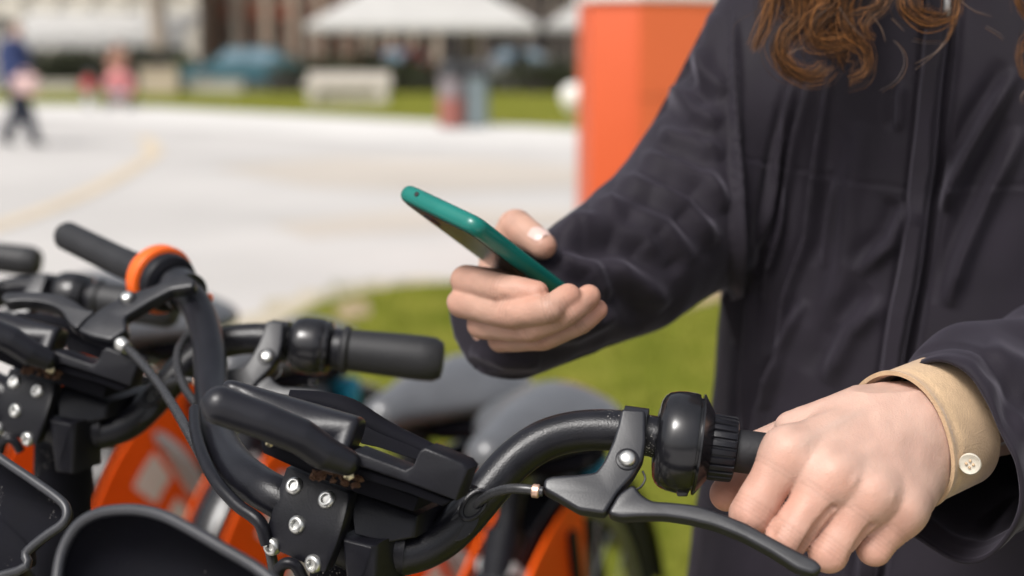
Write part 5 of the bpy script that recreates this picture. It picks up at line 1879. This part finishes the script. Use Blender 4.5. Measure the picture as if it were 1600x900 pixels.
def lock(pts, n_, spread, r0=.00017, bright=1.0, curl=.6):
    n_ = int(n_ * 1.7)
    spread *= 1.2
    """pts: (px, py, depth); strands scatter round the centre line, tighter at the tip."""
    base = [at(*p) for p in pts]
    for _ in range(n_):
        ph, am = hr.uniform(0, 6.28), abs(hr.gauss(0, .75 if hr.random() < .84 else 1.8)) + .12
        dz = Vector((hr.gauss(0, 1), hr.gauss(0, 1), hr.gauss(0, 1))) * spread * .55
        sl_ = hr.uniform(-.5, .5)
        k_sc = hr.gauss(1, .11) if len(base) > 7 else 1.0
        piv = base[max(0, len(base) - 5)]
        out = []
        m_ = len(base)
        last = m_ if hr.random() < .72 else max(3, m_ - hr.randint(1, 2))
        for i in range(last):
            f_ = i / (m_ - 1)
            tp_ = 1.15 - .70 * f_
            j = min(i + 1, m_ - 1)
            tan = (base[j] - base[max(i - 1, 0)]).normalized()
            sd_ = tan.cross(Vector((0, -1, 0)))
            sd_ = sd_.normalized() if sd_.length > 1e-3 else Vector((1, 0, 0))
            bp_ = base[i] if i < len(base) - 4 else piv + (base[i] - piv) * k_sc
            out.append(bp_ + (dz + sd_ * spread * am * math.sin(ph + f_ * 5) * curl * 2 + tan * sl_ * spread) * tp_)
        b = bright * hr.uniform(.4, 1.3)
        mixw = hr.random() ** 2.6
        col = (.038 * b * (1 - mixw) + .44 * b * mixw, .018 * b * (1 - mixw) + .18 * b * mixw, .010 * b * (1 - mixw) + .05 * b * mixw)
        strand(out, r0 * hr.uniform(.75, 1.3), col)


D1 = .935
L_ = [
    ([(1240, -420, 1.02), (1216, -200, .97), (1212, -60, D1), (1203, 0, D1), (1192, 45, D1), (1178, 76, D1)], 60, .0045),
    ([(1290, -420, 1.02), (1262, -180, .96), (1246, -50, D1), (1249, 5, D1), (1246, 34, D1), (1226, 54, D1), (1218, 80, D1), (1229, 104, D1), (1254, 119, D1), (1276, 117, D1), (1290, 104, D1)], 75, .0038),
    ([(1330, -420, 1.02), (1320, -180, .95), (1306, -40, D1), (1298, 8, D1), (1282, 24, D1), (1273, 42, D1), (1275, 60, D1), (1298, 67, D1), (1333, 63, D1)], 90, .0042),
    ([(1350, -300, 1.0), (1338, -60, .94), (1320, 20, D1), (1330, 58, D1), (1350, 74, D1), (1357, 97, D1), (1350, 117, D1), (1328, 127, D1)], 42, .0030),
    ([(1300, -300, 1.0), (1285, -100, .95), (1275, 0, .95), (1290, 40, .95), (1310, 75, .95), (1316, 100, .955)], 90, .0085),
    ([(1230, -300, 1.0), (1225, -100, .95), (1228, 0, .95), (1236, 40, .95), (1240, 70, .955)], 60, .0080),
    ([(1410, -300, .98), (1402, -80, .93), (1384, 0, .92), (1362, 24, .92), (1351, 40, .92), (1356, 54, .92), (1366, 60, .92)], 22, .0018),
    ([(1400, -300, .98), (1390, -80, .93), (1375, 2, .92), (1356, 14, .92), (1328, 24, .92)], 18, .0018),
    ([(1440, -300, .98), (1418, -80, .92), (1411, 0, .91), (1420, 22, .91), (1446, 37, .91), (1474, 32, .91), (1487, 20, .91), (1489, -10, .915)], 34, .0022),
    ([(1450, -300, .98), (1432, -80, .92), (1430, 4, .91), (1446, 20, .91), (1472, 24, .91), (1483, 16, .91)], 24, .0020),
    ([(1520, -300, .98), (1505, -80, .92), (1494, 20, .91), (1487, 45, .91), (1478, 66, .91)], 14, .0012),
    ([(1640, -300, .96), (1606, -80, .92), (1590, -10, .91), (1598, 14, .91), (1606, 30, .91)], 26, .0022),
    ([(1650, -100, .96), (1620, 40, .91), (1602, 66, .91), (1594, 90, .91), (1598, 116, .91), (1612, 130, .91)], 16, .0016)]
for pts, n_, sp_ in L_: lock(pts, n_, sp_)
# loose single hairs
for pts in ([(1490, 22, .91), (1486, 40, .91), (1481, 60, .91), (1460, 84, .91), (1428, 110, .91)], [(1478, 62, .91), (1465, 78, .91), (1450, 88, .91), (1432, 98, .91)],
            [(1400, 64, .91), (1414, 82, .91), (1416, 104, .91), (1402, 128, .91), (1378, 143, .91)], [(1366, 28, .92), (1378, 46, .92), (1384, 66, .92)],
            [(1310, 10, .92), (1330, 40, .92), (1350, 60, .92)], [(1490, -10, .91), (1520, 14, .91), (1550, 24, .91)], [(1540, 40, .91), (1560, 52, .91), (1568, 60, .91)],
            [(1232, 84, .93), (1248, 76, .93), (1262, 74, .93)], [(1602, 140, .91), (1594, 152, .91), (1596, 164, .91)], [(1392, 30, .92), (1402, 40, .92), (1412, 50, .92)], [(1428, 62, .92), (1450, 66, .92), (1478, 66, .92)]):
    for q in range(2):
        o_ = Vector((hr.gauss(0, .0007), 0, hr.gauss(0, .0007)))
        strand([at(*p) + o_ for p in pts], .00013, (.17, .13, .11) if q else (.20, .11, .06))
# hair over the skull, falling to the shoulders
hcen = pb(0, .02, 1.64)
for _ in range(420):
    az, el = hr.uniform(0, 6.283), hr.uniform(.15, 1.5)
    dr_ = (PR * math.cos(az) + PF * math.sin(az)) * math.cos(el) + UPZ * math.sin(el)
    if dr_.dot(PF) > .55 and el < .8: continue
    p0_ = hcen + Vector((dr_.x * .088, dr_.y * .088, dr_.z * .125))
    flat_ = Vector((dr_.x, dr_.y, 0)).normalized()
    out = [p0_]
    ph = hr.uniform(0, 6)
    for i in range(1, 9):
        q = hcen + flat_ * (.098 + .03 * min(1, i / 4) + .006 * math.sin(ph + i * 1.7)) + UPZ * (.10 - .045 * i) + PR * .008 * math.sin(ph * 2 + i * 2)
        out.append(q)
    b = hr.uniform(.4, 1.0)
    strand(out, .0022, (.10 * b, .04 * b, .015 * b))
hair = mesh_obj('hair', hv, hf, M['hair'], person, sharp=None, tint=ht)

# smartphone ------------------------------------------------------------
M['case'] = mat('teal_case', (.0008, .145, .118), .34, var=.06, scale=40, bump=.03, bscale=600, coat=.15)
M['glass'] = mat('dark_glass', (.010, .020, .021), .22, spec=.3, var=.3, scale=30, rvar=.04)
A3, B3 = at(631, 299, .888), at(744, 353, .842)
Wv = (B3 - A3); wid = .0760
Wd = Wv.normalized()
tgt = (at(905, 480, .945) - B3).normalized()
Ld = (tgt - Wd * tgt.dot(Wd)).normalized()
Nd = Wd.cross(Ld).normalized()
if Nd.z < 0: Nd = -Nd
phone_c = (A3 + B3) / 2
smart = thing('smartphone', 'smartphone in a teal case held level in the person\'s hand', 'phone', phone_c, 0.0)
hw, Lh, ht2 = wid / 2, .150, .0055


def rrect(w, l0, l1, r, n_=8):
    out = []
    for cx, cy, a0 in ((w - r, l0 + r, -math.pi / 2), (w - r, l1 - r, 0), (-w + r, l1 - r, math.pi / 2), (-w + r, l0 + r, math.pi)):
        for i in range(n_ + 1):
            a = a0 + math.pi / 2 * i / n_
            out.append((cx + r * math.cos(a), cy + r * math.sin(a)))
    return out


def ppt(x, y, z): return phone_c + Wd * x + Ld * y + Nd * z


Vp, Fp_ = [], []
lev = 13
for i in range(lev):
    ph = -math.pi / 2 + math.pi * i / (lev - 1)
    ins = .0046 * (1 - math.cos(ph) ** .8) if abs(math.cos(ph)) > 1e-6 else .0046
    for x, y in rrect(hw - ins, -.004 + ins, Lh - ins, .0095 - ins * .4): Vp.append(ppt(x, y, ht2 * math.sin(ph)))
m_ = len(Vp) // lev
for i in range(lev - 1):
    for j in range(m_): Fp_.append([i * m_ + j, i * m_ + (j + 1) % m_, (i + 1) * m_ + (j + 1) % m_, (i + 1) * m_ + j])
Fp_ += [list(range(m_))[::-1], [(lev - 1) * m_ + j for j in range(m_)]]
mesh_obj('case', Vp, Fp_, M['case'], smart, sharp=70)
for z0, z1, nm in ((-ht2 - .0004, -ht2 + .001, 'back_glass'), (ht2 - .001, ht2 + .0004, 'screen')):
    MB().add(slab([ppt(x, y, z1) for x, y in rrect(hw - .0050, .0015, Lh - .005, .006)], Nd * (z0 - z1), .0003, 1)).build(nm, M['glass'], smart)
hx = -hw + .0190
MB().add(lathe(ppt(hx, -.0046, .0012), ppt(hx, -.0028, .0012), [(0, .0007), (.0001, .0016), (.0012, .0016)], 20)).build('microphone_hole', M['dark_hole'], smart)
lens = MB().add(lathe(ppt(-hw + .016, .022, -ht2 - .0012), ppt(-hw + .016, .022, 0), [(0, .0045), (.0002, .006), (.002, .006)], 24)).build('camera_lens', M['gloss'], smart)
